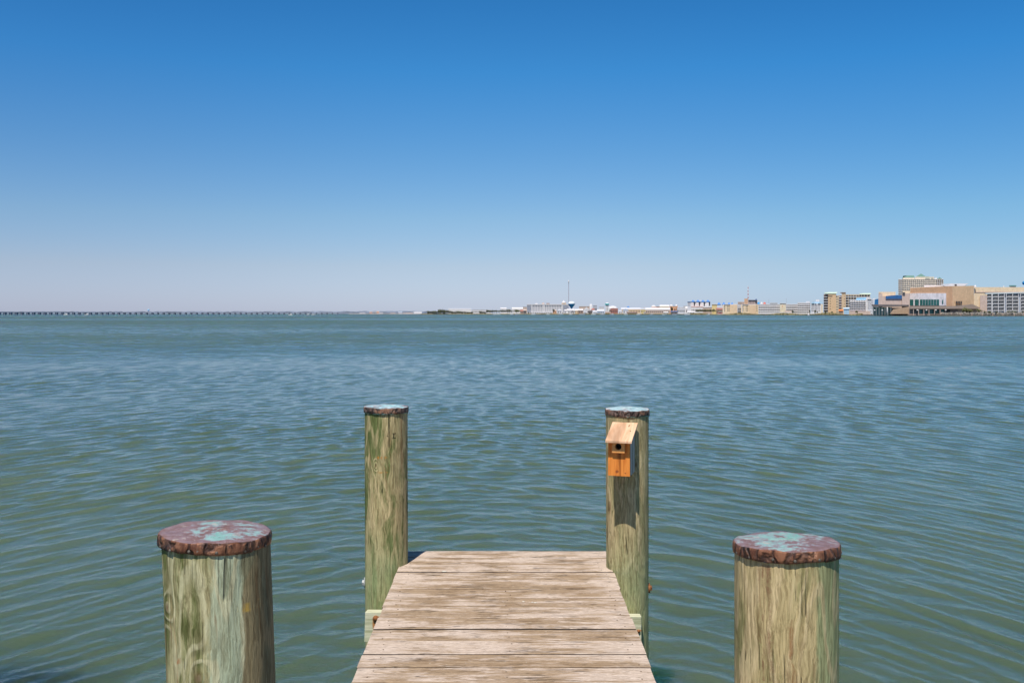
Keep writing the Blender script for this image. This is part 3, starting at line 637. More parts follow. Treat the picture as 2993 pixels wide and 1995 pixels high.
# shore ground, front edge sinks into the bay behind a low bank
front = [(1228, 2900), (1300, 2850), (1500, 2500), (1800, 2250), (2050, 1900), (2100, 1730), (2340, 1560), (2500, 1180), (2640, 1060), (2800, 1000), (3150, 930), (3700, 900)]
m = MB(); vs = [(WX(px, D), D, 1.0) for px, D in front]; bk = [(WX(3700, 5200), 5200, 1.2), (WX(1228, 5200), 5200, 1.2)]
allp = vs+bk; n = len(allp); m.add(allp+[(x, y, -2) for x, y, z in allp], [tuple(range(n))]+[(i, n+i, n+(i+1) % n, (i+1) % n) for i in range(n)])
g = m.build('ground', plain('shore_ground', (.17, .16, .09), .95, .3, .02)); struct(g)
def shoreD(px):
    for (a, da), (b, db) in zip(front[:-1], front[1:]):
        if a <= px <= b: return da+(db-da)*(px-a)/(b-a)
    return 2900
# far low land behind the bridge, haze tinted into its colours
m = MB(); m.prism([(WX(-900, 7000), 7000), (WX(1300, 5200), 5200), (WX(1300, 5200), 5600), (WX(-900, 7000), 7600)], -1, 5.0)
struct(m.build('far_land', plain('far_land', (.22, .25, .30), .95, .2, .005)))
m = MB(); rq = random.Random(3)
for k in range(420):
    px = rq.uniform(-300, 1290); D = 6400-(px+300)/1600*1150-rq.uniform(0, 30); w = rq.uniform(20, 60); h = rq.uniform(9, 15); X = WX(px, D)
    m.lathe([(w, 4), (w*.9, 4+h*.5), (w*.45, 4+h*.85), (w*.1, 4+h)], X, D+60, 7)
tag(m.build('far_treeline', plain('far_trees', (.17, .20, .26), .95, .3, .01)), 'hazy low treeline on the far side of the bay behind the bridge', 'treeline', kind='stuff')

# bridge
br = empty('bridge', (WX(0, 1850), 1850, 0), 'long low concrete bridge on many piers crossing the bay at the left', 'bridge')
nP = 64; pxs = [-40+k*17.0-.0125*k*k*.9 for k in range(nP)]
def BD(px): return 1850+max(0, px+40)/1060*900
m = MB(); pts = []
for k in range(41):
    px = -120+k*(1185+120)/40; pts.append((WX(px, BD(px)), BD(px)))
ztop, zlow = 6.3, 4.6
for (xa, ya), (xb, yb) in zip(pts[:-1], pts[1:]):
    m.add([(xa, ya, zlow), (xb, yb, zlow), (xb, yb+10, zlow), (xa, ya+10, zlow), (xa, ya, ztop), (xb, yb, ztop), (xb, yb+10, ztop), (xa, ya+10, ztop)],
          [(3, 2, 1, 0), (4, 5, 6, 7), (0, 1, 5, 4), (2, 3, 7, 6)])
m.build('deck', c_conc, br)
for px in pxs:
    D = BD(px); w = 3.2 if px < 350 else 2.6
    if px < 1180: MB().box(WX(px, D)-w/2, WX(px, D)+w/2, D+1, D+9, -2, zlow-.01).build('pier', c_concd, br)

# --- trees
leafA = None
def leaf_mat(name, a, b):
    t = NT(name); i = t.island(); n = t.noise(t.pos(), .35, 3)
    return t.out(t.mix(t.ramp(t.math('ADD', t.math('MULTIPLY', i, .5), t.math('MULTIPLY', n, .5)), .3, .7), a, b), .8, spec=.15)
lm_dark = leaf_mat('foliage_dark', (.045, .058, .038), (.11, .12, .075)); lm_mid = leaf_mat('foliage_mid', (.07, .085, .035), (.17, .175, .085))
lm_haze = leaf_mat('foliage_hazy', (.06, .07, .05), (.17, .17, .12)); lm_lite = leaf_mat('foliage_light', (.09, .10, .03), (.22, .21, .09)); m_trunk = plain('bark', (.14, .11, .085))
def crown_mesh(seed, kind='round', n=420):
    rq = random.Random(seed); m = MB(); cl = [(rq.uniform(-.6, .6), rq.uniform(-.5, .5), rq.uniform(-.55, .6), rq.uniform(.3, .55)) for _ in range(9)]
    for k in range(n):
        cx_, cy_, cz_, rr_ = rq.choice(cl); v = Vector((rq.gauss(0, 1), rq.gauss(0, 1), rq.gauss(0, 1))).normalized()*rr_*rq.uniform(.6, 1.05)
        p = Vector((cx_, cy_, cz_))+v
        if kind == 'palm': p.z *= .6
        p.z = max(p.z, -.9); s_ = rq.uniform(.06, .14); a = Vector((rq.gauss(0, 1), rq.gauss(0, 1), rq.gauss(0, 1))).normalized(); b_ = a.orthogonal().normalized()
        m.add([p-a*s_-b_*s_*.6, p+a*s_-b_*s_*.6, p+a*s_*.7+b_*s_*.7, p-a*s_*.7+b_*s_], [(0, 1, 2, 3)])
    return m
_cr = {}
def tree(px, D, ytop, wpx, mat, label, group=None, cat='tree', name='tree', ybase=None, trunk=True, cat_h=.75):
    zt = WZ(ytop, D); zb = 1.0 if ybase is None else WZ(ybase, D); X = WX(px, D); H = zt-zb; w = wpx/F*D/2
    root = empty(name, (X, D, zb), label, cat, group)
    sd_ = random.choice((1, 2, 3, 4)); key = (sd_, mat.name)
    if key not in _cr:
        o = crown_mesh(sd_).build('crown', mat, root, loc=(0, 0, 0)); _cr[key] = o.data
    else:
        o = bpy.data.objects.new('crown', _cr[key]); COL.objects.link(o); o.parent = root
    ch = H*(cat_h if trunk else 1.0)/2; o.location = (0, 0, H-ch); o.scale = (w, w, ch); o.rotation_euler = (0, 0, random.uniform(-.6, .6))
    if trunk:
        MB().tube((0, 0, -.5), (0, 0, H*.6), max(.2, H*.03), 7, max(.1, H*.015)).build('trunk', m_trunk, root, loc=(0, 0, 0))
    return root

# ======== right hand group
D0 = 985
# balconied condominium at the right edge
r = B('condominium', 2930, D0, 'white and grey five storey condominium with rows of balconies at the right edge', 'condominium')
x0, x1 = A(1965), 3060
part('wall', c_bluegrey, r, x0, x1, Ay(352), GY, D0, 18)
m = MB(); a_, b_ = WX(A(1945), D0-2), WX(3060, D0-2); m.elev([(a_, WZ(Ay(357), D0)), (b_, WZ(Ay(340), D0)), (b_, WZ(Ay(330), D0)), (a_, WZ(Ay(347), D0))], D0-2.2, D0+19, .5); m.build('roof', plain('roof_edge_white', (.62, .66, .72)), r)
bays = [(1962, 2008), (2024, 2078), (2086, 2140), (2170, 2228), (2236, 2290), (2322, 2376), (2384, 2438), (2462, 2520)]
for fl in range(5):
    yt_ = 372+fl*35.5
    for (ba, bb) in bays:
        part('window', DARK, r, A(ba+3), A(bb-3), Ay(yt_-10), Ay(yt_+13), D0-.2, .3)
        rail = MB(); pbox(rail, A(ba), A(bb), Ay(yt_+15), Ay(yt_+20), D0-2.0, 1.7)
        for q in range(9):
            xx = WX(A(ba), D0)+(WX(A(bb), D0)-WX(A(ba), D0))*q/8; rail.box(xx-.06, xx+.06, D0-2.0, D0-1.9, WZ(Ay(yt_+15), D0), WZ(Ay(yt_+4), D0))
        rail.box(WX(A(ba), D0), WX(A(bb), D0), D0-2.05, D0-1.9, WZ(Ay(yt_+5), D0), WZ(Ay(yt_+3), D0))
        rail.build('balcony', c_white, r)
for xx in (2010, 2018, 2080, 2143, 2163, 2231, 2293, 2314, 2378, 2441, 2458): part('pilaster', c_white, r, A(xx), A(xx+6), Ay(352), GY, D0-2.3, 2.2)
# convention centre
D1 = 1040
r = B('convention_centre', 2720, D1, 'large tan waterfront hall with white panel, teal windows and brown arcade', 'hall')
xa, xb, xc = A(1155), A(1600), A(1826)
m = MB(); P = [(WX(xa, D1+40), D1+40), (WX(xb, D1), D1), (WX(xb, D1+120), D1+120), (WX(xa, D1+40)+.48*80, D1+120)]
zL, zR = WZ(Ay(292), D1+40), WZ(Ay(273), D1); m.prism(P, 0, [zL, zR, zR, zL]); m.build('wall', c_tan2, r)
m = MB(); m.prism([(WX(xb, D1)+.02, D1), (WX(xc, D1+12), D1+12), (WX(xc, D1+120), D1+120), (WX(xb, D1+120)+.02, D1+120)], 0, [zR, WZ(Ay(270), D1+12)]*1+[WZ(Ay(270), D1+12), zR]); m.build('wall', c_tan, r, label='sunlit tan side of the hall with a small dark window group')
# white panel set 0.4 m in front of the slanting left face
def onface(px):  # world point on the slanting face for a photo column
    (ax, ay), (bx, by) = P[0], P[1]; k = (px-CX)/F; t_ = (k*ay-ax)/((bx-ax)-k*(by-ay)); return ax+(bx-ax)*t_, ay+(by-ay)*t_
def facebox(name, mat, p0, p1, yt, yb, off, root, thick=.5, label=None):
    (ax, ay), (bx, by) = onface(p0), onface(p1); d = Vector((bx-ax, by-ay)).normalized(); nx_, ny_ = d.y, -d.x
    if ny_ > 0: nx_, ny_ = -nx_, -ny_
    f0 = [(ax+nx_*off, ay+ny_*off), (bx+nx_*off, by+ny_*off), (bx+nx_*(off-thick), by+ny_*(off-thick)), (ax+nx_*(off-thick), ay+ny_*(off-thick))]
    m = MB(); m.prism(f0, 0, [WZ(yt, ay), WZ(yt, by), WZ(yt, by), WZ(yt, ay)])
    for i in (0, 3): m.v[i] = (m.v[i][0], m.v[i][1], WZ(yb, ay))
    for i in (1, 2): m.v[i] = (m.v[i][0], m.v[i][1], WZ(yb, by))
    return m.build(name, mat, root, label=label)
wp = facebox('wall_panel', plain('white_metal_panel', (.66, .63, .66), .6, .14, .2), A(1148), A(1535), Ay(348), Ay(480), .9, r, .8)
for p0, p1 in ((1150, 1192), (1208, 1250), (1262, 1464)): facebox('window', TEAL, A(p0), A(p1), Ay(414), Ay(476), 1.2, r, .2)
for q in range(6): facebox('mullion', c_lgrey, A(1290+q*29), A(1292+q*29), Ay(414), Ay(476), 1.35, r, .1)
ox, oy = onface(A(1495)); oy -= 1.5
m = MB(); ra, rb = 3.2*D1/F*1.05, 6.8*D1/F; ctr = (ox, WZ(Ay(437), oy)); m.elev([(ctr[0]+ra*math.cos(t*math.pi/10), ctr[1]-rb*math.sin(t*math.pi/10)) for t in range(20)][::-1], oy-.1, oy+.4, .43); m.build('window', TEAL, r)
for q in range(4): part('window', DARK, r, A(1636+q*17), A(1649+q*17), Ay(432), Ay(458), D1-.1+q*.25, 3)
# arcade along the water
m = MB(); D1b = D1-22
pr = [(1138, 484), (1600, 484), (1795, 464), (1872, 498), (1872, 512), (1138, 512)]
m.elev([(WX(A(px), D1b), WZ(Ay(py), D1b)) for px, py in pr][::-1], D1b-3, D1b+20, .43); m.build('canopy_roof', c_roofbr, r)
part('arcade_wall', c_taupe, r, A(1140), A(1655), Ay(512), GY+.5, D1b, 18)
part('arcade_wall', c_pinktan, r, A(1655), A(1860), Ay(512), GY+.5, D1b+2, 16)
for p0, p1, mt_, nm in ((1196, 1232, DARK, 'door'), (1250, 1283, TEAL, 'window'), (1306, 1338, TEAL, 'window'), (1360, 1400, TEAL, 'window'), (1418, 1454, TEAL, 'window'), (1478, 1516, TEAL, 'window'), (1535, 1576, DARK, 'door')):
    part(nm, mt_, r, A(p0), A(p1), Ay(520), Ay(562), D1b-.25, .4)
for p0 in (1186, 1240, 1295, 1349, 1409, 1466, 1526): part('column', c_pinktan, r, A(p0), A(p0+6), Ay(512), GY+.4, D1b-2.5, .9)
for p0 in (1230, 1326, 1424, 1528):
    m = MB(); X = WX(A(p0), D1b-3.2); z_ = WZ(Ay(526), D1b); m.lathe([(.1, z_-.8), (.8, z_-.5), (1.0, z_), (.7, z_+.6), (.1, z_+.8)], X, D1b-3.2, 10); m.build('globe_lamp', c_white, r)
# rear halls, rooftop pieces
part('wall', c_peach, r, A(1828), 3080, Ay(284), GY, D1+70, 150, label='long cream rear hall rising behind the condominium')
part('parapet', c_pinktan, r, A(1828), 3080, Ay(332), Ay(341), D1+69.5, .6)
part('wall', c_peach, r, A(1760), A(1890), Ay(372), GY, D1+20, 30, label='low cream block beside the tan hall'); part('wall', c_pinktan, r, A(1890), A(1975), Ay(372), GY, D1+18, 30)
m = MB(); D2 = D1+30; pyramid(m, A(1520), A(1720), Ay(275), Ay(246), D2, 30, .9); m.build('roof_plant', c_grey, r)
part('roof_plant', c_pale, r, A(1300), A(1505), Ay(262), Ay(290), D1+60, 20)
part('vent', DARK, r, A(1622), A(1645), Ay(254), Ay(268), D2-.3, 1)
dome(MB(), A(1845), 3.3, Ay(284), Ay(262), D1+66).build('roof_dome', c_white, r)
part('parapet', c_pale, r, A(2135), A(2143), Ay(270), Ay(284), D1+72, 3)
# west wing with blue arched panel
r = B('convention_wing', 2600, D1+30, 'low pinkish tan wing with a blue arched panel left of the large hall', 'hall'); Dw = D1+25
part('wall', c_pinktan, r, A(820), A(1068), Ay(378), GY, Dw, 60)
part('tower', c_peach, r, A(822), A(1000), Ay(334), Ay(379), Dw+8, 30); part('tower', c_pinktan, r, A(1068), A(1150), Ay(350), GY, Dw-2, 40); part('tower', c_peach, r, A(1074), A(1154), Ay(320), Ay(351), Dw+2, 30)
part('tower', c_pinktan, r, A(820), A(862), Ay(352), GY, Dw-2, 20)
part('window', DARK, r, A(824), A(848), Ay(349), Ay(377), Dw+7, 2); part('window', DARK, r, A(1073), A(1100), Ay(339), Ay(369), Dw-2.6, 6)
m = MB(); pts_ = [(892, 408), (1066, 408)]+[(1066-(174)*k/10, 368-(0 if k in (0,) else 0)+10*(k/10)**2) for k in range(0, 11)]
m.elev([(WX(A(px), Dw), WZ(Ay(py), Dw)) for px, py in pts_][::-1], Dw-1.2, Dw+3, .43); m.build('wall_panel', c_deepblue, r)
m = MB(); m.elev([(WX(A(px), Dw), WZ(Ay(py), Dw)) for px, py in ((772, 472), (820, 472), (820, 406), (778, 414))][::-1], Dw-1.4, Dw+6, .43); m.build('wall_panel', plain('blue_glass_wall', (.02, .13, .30)), r)
m = MB(); m.elev([(WX(A(px), Dw-18), WZ(Ay(py), Dw-18)) for px, py in ((762, 492), (1120, 484), (1142, 470), (745, 466), (730, 452))][::-1], Dw-18, Dw-2, .43); m.build('awning', c_roofdk, r)
part('arcade_wall', plain('teal_glass_front', (.20, .26, .23), .3), r, A(760), A(962), Ay(494), GY, Dw-12, 8)
for q in range(7): part('column', c_pale, r, A(764+q*31), A(766+q*31), Ay(494), GY, Dw-17.5, .6)
m = MB(); m.elev([(WX(A(px), Dw-20), WZ(Ay(py), Dw-20)) for px, py in ((940, 566), (1142, 566), (1142, 490), (1090, 498), (975, 518))][::-1], Dw-20, Dw-17.9, .43); m.build('ramp_wall', plain('tan_brick', (.42, .29, .20)), r)
# globe lamps and pole on the promenade
for q, px in enumerate((742, 780, 860)):
    m = MB(); X = WX(A(px), Dw-24); m.tube((X, Dw-24, 1), (X, Dw-24, WZ(Ay(528), Dw-24)), .12, 6); rt = empty('street_lamp', (X, Dw-24, 1), ('globe street lamp nearest the white hotel on the promenade', 'globe street lamp second along the promenade before the blue glass', 'globe street lamp beside the white flagpole on the promenade')[q], 'street lamp', 'promenade lamps')
    m.build('pole', c_roofdk, rt); z_ = WZ(Ay(528), Dw-24); MB().lathe([(.1, z_-.8), (.8, z_-.5), (1.0, z_), (.7, z_+.6), (.1, z_+.8)], X, Dw-24, 10).build('globe', c_white, rt)
X = WX(A(912), Dw-25); tag(MB().tube((X, Dw-25, .5), (X, Dw-25, WZ(Ay(494), Dw-25)), .55, 8, .45).build('mooring_post', c_white), 'thick white post standing at the water before the arched wing', 'post')
# tower with green roofs
Dt = 1420
r = B('apartment_tower', 2690, Dt, 'tall cream apartment tower with green peaked roofs behind the tan hall', 'tower block')
part('wall', c_cream, r, A(1030), A(1505), Ay(200), GY, Dt, 30)
ys_ = [Ay(v) for v in lin(215, 358, 8)]
xs_ = [A(v) for v in [1088, 1106, 1128, 1150, 1170, 1190, 1212, 1234, 1254, 1276, 1298, 1320, 1342, 1362, 1384, 1404]]
windows(r, DARK, xs_[:], [Ay(v) for v in (214, 234, 255, 276)], Dt, 2.4, 3.0)
windows(r, DARK, [A(v) for v in (1088, 1106, 1128, 1146)], [Ay(v) for v in (297, 317, 337, 356)], Dt, 2.4, 3.0)
for v in (1038, 1050, 1062): part('pilaster', c_pale, r, A(v), A(v+2.5), Ay(200), GY, Dt-1.6, 1.4)
for y in (214, 234, 255, 276, 297, 317, 337, 356): part('window', DARK, r, A(1032), A(1076), Ay(y-5), Ay(y+5), Dt-.3, .5)
for y in (214, 234, 255, 276): part('window', DARK, r, A(1425), A(1500), Ay(y-5), Ay(y+5), Dt-.3, .5)
for v in (1440, 1460, 1480): part('pilaster', c_pale, r, A(v), A(v+3), Ay(200), GY, Dt-1.6, 1.4)
for y in (203, 224, 245, 266, 287, 307, 327, 347): part('ledge', c_pale, r, A(1028), A(1507 if y < 290 else 1160), Ay(y), Ay(y+2.5), Dt-.9, .8)
m = pyramid(MB(), A(1070), A(1204), Ay(192), Ay(160), Dt+2, 26, .55); m.build('roof', c_green, r); part('attic', c_cream, r, A(1078), A(1200), Ay(184), Ay(201), Dt+1.5, 26)
part('attic', c_cream, r, A(1206), A(1408), Ay(176), Ay(201), Dt+1, 28)
pyramid(MB(), A(1208), A(1328), Ay(178), Ay(140), Dt+1, 26, .04).build('roof', c_green, r)
pyramid(MB(), A(1312), A(1360), Ay(192), Ay(170), Dt-.2, 20, .3).build('roof', c_green, r); pyramid(MB(), A(1372), A(1400), Ay(192), Ay(180), Dt-.2, 10, .1).build('roof', c_green, r)
pyramid(MB(), A(1438), A(1488), Ay(196), Ay(177), Dt, 20, .04).build('roof', c_green, r); part('attic', c_pale, r, A(1415), A(1436), Ay(182), Ay(201), Dt+1, 20)
# tan hotel
Dh = 1500
r = B('tan_hotel', 2470, Dh, 'tan nine storey hotel with a pale green flat roof and stacked balconies', 'hotel')
part('wall', c_tan, r, A(290), A(374), Ay(350), GY, Dh, 30); part('wall', c_brown, r, A(243), A(290), Ay(358), GY, Dh+2, 26); part('wall', plain('stucco_sand', (.55, .45, .33)), r, A(374), A(420), Ay(372), GY, Dh+3, 26)
part('tower', plain('stucco_sand_tower', (.56, .41, .27)), r, A(432), A(475), Ay(340), GY, Dh-1, 24); part('wall', plain('stucco_khaki', (.47, .40, .31)), r, A(475), A(733), Ay(360), GY, Dh+4, 26); part('wall', c_brown, r, A(405), A(432), Ay(374), GY, Dh+1, 10)
pyramid(MB(), A(260), A(374), Ay(352), Ay(336), Dh-1, 30, .8).build('roof', c_palegreen, r); pyramid(MB(), A(625), A(735), Ay(361), Ay(347), Dh+3, 26, .75).build('roof', c_palegreen, r)
part('roof', c_brown, r, A(418), A(477), Ay(338), Ay(344), Dh-2, 26)
for k in range(7):
    y = 378+27*k
    part('balcony', c_pale, r, A(243), A(288), Ay(y+6), Ay(y+11), Dh+.3, 1.6)
    part('balcony', c_lgrey, r, A(403), A(431), Ay(y+6), Ay(y+12), Dh-.4, 1.3)
    part('window', DARK, r, A(246), A(287), Ay(y-8), Ay(y+4), Dh+1.8, .3)
windows(r, DARK, [A(380), A(392)], [Ay(385+27*k) for k in range(7)], Dh+3, 2.0, 2.4)
windows(r, DARK, [A(312)], [Ay(405+27*k) for k in range(5)], Dh, 3.4, 1.6); windows(r, DARK, [A(462)], [Ay(380+27*k) for k in range(6)], Dh-1, 1.4, 1.6)
part('window', DARK, r, A(280), A(335), Ay(375), Ay(384), Dh-.2, .3)
for k in range(5):
    part('window', DARK, r, A(478), A(606 if k > 1 else 725), Ay(372+27*k), Ay(385+27*k), Dh+3.7, .3)
    part('balcony', c_lgrey, r, A(477), A(608 if k > 1 else 730), Ay(386+27*k), Ay(392+27*k), Dh+2.3, 1.6)
for v in (500, 528, 556, 584, 612, 640, 668, 700): part('pilaster', c_cream, r, A(v), A(v+4), Ay(360), GY, Dh+2.1, 1.8)
# white hotel
Dq = 1360
r = B('white_hotel', 2520, Dq, 'white hotel with light blue barrel roof between the tan hotel and the blue glass wing', 'hotel')
part('wall', c_white, r, A(518), A(690), Ay(420), GY, Dq, 30); part('wall', c_lgrey, r, A(706), A(775), Ay(410), GY, Dq+5, 30); part('tower', c_white, r, A(686), A(704), Ay(410), GY, Dq-2, 10)
windows(r, DARK, [A(530+18*k) for k in range(9)], [Ay(430+21*k) for k in range(5)], Dq, 2.2, 2.6)
windows(r, DARK, [A(716+14*k) for k in range(4)], [Ay(424+21*k) for k in range(5)], Dq+5, 1.8, 2.6)
for k in range(5): part('ledge', c_white, r, A(516), A(690), Ay(438+21*k), Ay(441+21*k), Dq-1.2, 1.1)
m = MB(); m.elev([(WX(A(px), Dq), WZ(Ay(py), Dq)) for px, py in ((592, 420), (700, 420), (700, 391), (600, 396), (592, 402))][::-1], Dq+3, Dq+25, .43); m.build('roof', c_lblue, r)
m = MB(); m.elev([(WX(A(px), Dq), WZ(Ay(py), Dq)) for px, py in ((700, 412), (758, 412), (748, 396), (720, 388), (700, 391))][::-1], Dq+4, Dq+24, .43); m.build('roof', c_white, r)
part('roof_plant', c_pale, r, A(764), A(790), Ay(402), Ay(412), Dq+12, 10); part('ground_floor', c_pinktan, r, A(516), A(735), Ay(536), GY, Dq-3, 3)
r = B('boat_shed', 2473, 1340, 'small light blue shed between the orange awning and white hotel', 'shed'); part('wall', plain('painted_sky_blue', (.33, .48, .62)), r, A(455), A(510), Ay(512), GY, 1330, 12); gable(MB(), A(450), A(515), Ay(513), Ay(500), 1329, 13).build('roof', plain('shed_roof', (.45, .57, .68)), r)
r = B('awning_kiosk', 2455, 1350, 'orange canopied kiosk at the foot of the tan hotel', 'kiosk'); part('wall', c_brown, r, A(404), A(446), Ay(534), GY, 1350, 8); gable(MB(), A(400), A(450), Ay(534), Ay(519), 1349, 10).build('roof', plain('orange_canvas', (.65, .22, .08)), r)
# blue stand pipe at the picture edge
r = B('blue_water_tower', 2998, 1500, 'bright blue water tower cut by the right picture edge', 'water tower'); X = WX(3003, 1500)
MB().lathe([(2.2, 1), (2.2, WZ(Ay(250), 1500)), ], X, 1500, 16).build('stem', plain('bright_blue', (.02, .25, .62)), r)
zc = WZ(Ay(240), 1500); MB().lathe([(2.2, zc-5), (7.2, zc-2), (7.8, zc+1), (4.6, zc+4), (3.4, zc+5)], X, 1500, 20).build('tank', plain('bright_blue', (0, 0, 0)), r)
MB().lathe([(3.2, zc+5.1), (3.2, WZ(Ay(200), 1500)), (1.0, WZ(Ay(188), 1500))], X, 1500, 16).build('stack', plain('bright_blue', (0, 0, 0)), r)
r = B('roof_pavilion', 2960, 1500, 'small green roofed block just above the long cream hall', 'building'); part('wall', c_lgrey, r, A(2200), A(2268), Ay(272), GY, 1500, 12); part('roof', plain('roof_sea_green', (.16, .34, .32)), r, A(2196), A(2272), Ay(264), Ay(273), 1499, 14)
for q, v in enumerate((2206, 2220, 2234, 2248, 2262)): part('window', DARK, r, A(v-3), A(v+3), Ay(274), Ay(280), 1499.8, .4)

# ======== centre right
Dm = 1750
r = B('tan_condominium', 2130, Dm, 'tan four storey condominium with a wide blank end wall, left of its twin', 'condominium', 'paired tan condominiums')
def tan_condo(r, o, D):
    part('wall', c_peach, r, Bx(960+o), Bx(1156+o), By(406), GY-.5, D, 25); part('parapet', c_white, r, Bx(972+o), Bx(1156+o), By(402), By(409), D-1, 26)
    windows(r, DARK, [Bx(985+o), Bx(1028+o), Bx(1046+o)], [By(v) for v in (418, 440, 463, 486)], D, 2.2, 2.5)
    part('wall', c_sandw, r, Bx(1058+o), Bx(1155+o), By(408), GY-.6, D-2, 2)
    part('stair_wall', c_white, r, Bx(972+o), Bx(978+o), By(408), GY-.5, D-2, 2)
c_sandw = plain('stucco_warm_sand', (.66, .49, .33)); tan_condo(r, 0, Dm)
r = B('tan_condominium', 2200, Dm-5, 'tan four storey condominium with white balconies at its left, right of its twin', 'condominium', 'paired tan condominiums'); tan_condo(r, 244, Dm-5)
part('wall', c_grey, r, Bx(1160), Bx(1206), By(404), GY-.5, Dm+3, 20)
for v in (424, 446, 469, 492): part('balcony', c_white, r, Bx(1158), Bx(1208), By(v), By(v+7), Dm-3, 4)
part('wall', c_peach, r, Bx(1402), Bx(1432), By(404), GY-.6, Dm-3, 20); windows(r, DARK, [Bx(1412)], [By(v) for v in (420, 442, 465, 488)], Dm-3, 1.4, 2.6)
def long_block(x0, x1, yt, D, label, nb, grp, wall=None, name='gallery_block'):
    r = B(name, (x0+x1)/2, D, label, 'apartment block', grp)
    part('wall', wall or plain('gallery_shade', (.30, .28, .28)), r, x0, x1, yt, GY-1, D, 22); part('parapet', c_pale, r, x0, x1, yt-1.5, yt+1.5, D-2.6, 3)
    h = (GY-4-yt)/nb
    for k in range(nb): part('balcony', c_pale, r, x0, x1, yt+h*(k+.52), yt+h*(k+1.0), D-2.3, 2.2)
    for k in range(int((x1-x0)/5.2)+1): part('partition', c_pale, r, x0+k*5.2, x0+k*5.2+.6, yt, GY-1.5, D-2.6, 2.4)
    return r
long_block(Bx(1434), Bx(1716), By(406), 1720, 'long pale block with four rows of galleries left of the tan stair tower', 4, 'gallery blocks on the bay front')
r = B('stair_tower', 2288, 1715, 'cream stair tower with a small orange emblem between gallery blocks', 'tower'); part('wall', plain('stair_cream', (.72, .58, .44)), r, Bx(1718), Bx(1797), By(390), GY-1, 1712, 20); part('emblem', c_orange, r, Bx(1746), Bx(1756), By(418), By(438), 1711.8, .3); part('parapet', c_pale, r, Bx(1716), Bx(1799), By(387), By(392), 1711, 22)
long_block(Bx(1799), Bx(1952), By(406), 1700, 'long pale block with four rows of galleries right of the tan stair tower', 4, 'gallery blocks on the bay front')
r = long_block(Bx(1952), Bx(2122), By(385), 1680, 'tallest pale striped block with five gallery rows beside the blue roofed block', 5, 'gallery blocks on the bay front')
part('roof', c_bluegrey, r, Bx(1954), Bx(2124), By(378), By(384), 1679, 20); part('roof_plant', c_white, r, Bx(2065), Bx(2110), By(362), By(378), 1690, 10)
r = B('blue_roofed_block', 2390, 1650, 'pale block with steep light blue roofs left of the tan hotel', 'apartment block')
part('wall', c_lgrey, r, Bx(2130), Bx(2260), By(392), GY-.5, 1650, 20); part('wall', c_cream, r, Bx(2260), Bx(2288), By(400), GY-.5, 1645, 20)
windows(r, DARK, [Bx(v) for v in (2138, 2152, 2166, 2180, 2194, 2208, 2222, 2238)], [By(v) for v in (405, 425, 446, 468, 490)], 1650, 1.5, 2.8)
for v in (2130, 2173, 2216, 2256): part('pilaster', c_pale, r, Bx(v), Bx(v+5), By(392), GY-.6, 1648, 1.8)
for a_, b_ in ((2128, 2190), (2218, 2290)): gable_front(MB(), Bx(a_), Bx(b_), By(393), By(364), 1649, 20).build('roof', plain('roof_haze_blue', (.36, .53, .76)), r)
part('roof', plain('roof_haze_blue', (0, 0, 0)), r, Bx(2160), Bx(2262), By(374), By(393), 1652, 16); part('roof_plant', c_white, r, Bx(2190), Bx(2240), By(340), By(362), 1662, 8); part('roof_plant', c_grey, r, Bx(2195), Bx(2235), By(362), By(374), 1660, 10)
# brown hotel with radio mast
r = B('brown_hotel', 2185, 2050, 'brown stepped hotel rising behind the tan condominiums', 'hotel')
part('wall', c_pinktan, r, Bx(1160), Bx(1246), By(370), GY, 2050, 20); part('tower', plain('stucco_rust', (.55, .34, .22)), r, Bx(1247), Bx(1296), By(327), GY, 2045, 20); part('wall', plain('brown_pink', (.45, .34, .31)), r, Bx(1298), Bx(1420), By(346), GY, 2052, 20)
part('roof', c_bluegrey, r, Bx(1300), Bx(1396), By(338), By(347), 2050, 20); dome(MB(), Bx(1407), 2.8, By(352), By(328), 2048, 12).build('roof_dome', plain('dome_slate', (.10, .14, .25)), r)
windows(r, DARK, [Bx(v) for v in (1172, 1186, 1200, 1214, 1230)], [By(v) for v in (382, 396)], 2050, 1.6, 1.6); windows(r, DARK, [Bx(v) for v in (1310, 1330, 1350, 1370, 1390, 1408)], [By(v) for v in (358, 375, 391)], 2052, 2.2, 1.6)
r = B('radio_mast', 2186.6, 2080, 'red and white banded lattice radio mast above the brown hotel', 'mast'); X = WX(Bx(1297), 2080)
for k in range(8):
    z0_, z1_ = WZ(By(326-k*21.5), 2080), WZ(By(326-(k+1)*21.5), 2080); w = 2.0-.18*k; m = MB()
    for sx, sy in ((-1, -1), (1, -1), (1, 1), (-1, 1)): m.tube((X+sx*w/2, 2080+sy*w/2, z0_), (X+sx*w/2, 2080+sy*w/2, z1_), .22, 5)
    for j in range(4):
        za, zb_ = z0_+(z1_-z0_)*j/4, z0_+(z1_-z0_)*(j+1)/4; sg = 1 if j % 2 else -1; m.tube((X-sg*w/2, 2080-w/2, za), (X+sg*w/2, 2080-w/2, zb_), .16, 4); m.tube((X-w/2, 2080+w/2*sg, za), (X-w/2, 2080-w/2*sg, zb_), .16, 4)
    m.build('mast_section', (plain('mast_red', (.50, .16, .16)), plain('mast_white', (.70, .70, .74)))[k % 2], r)
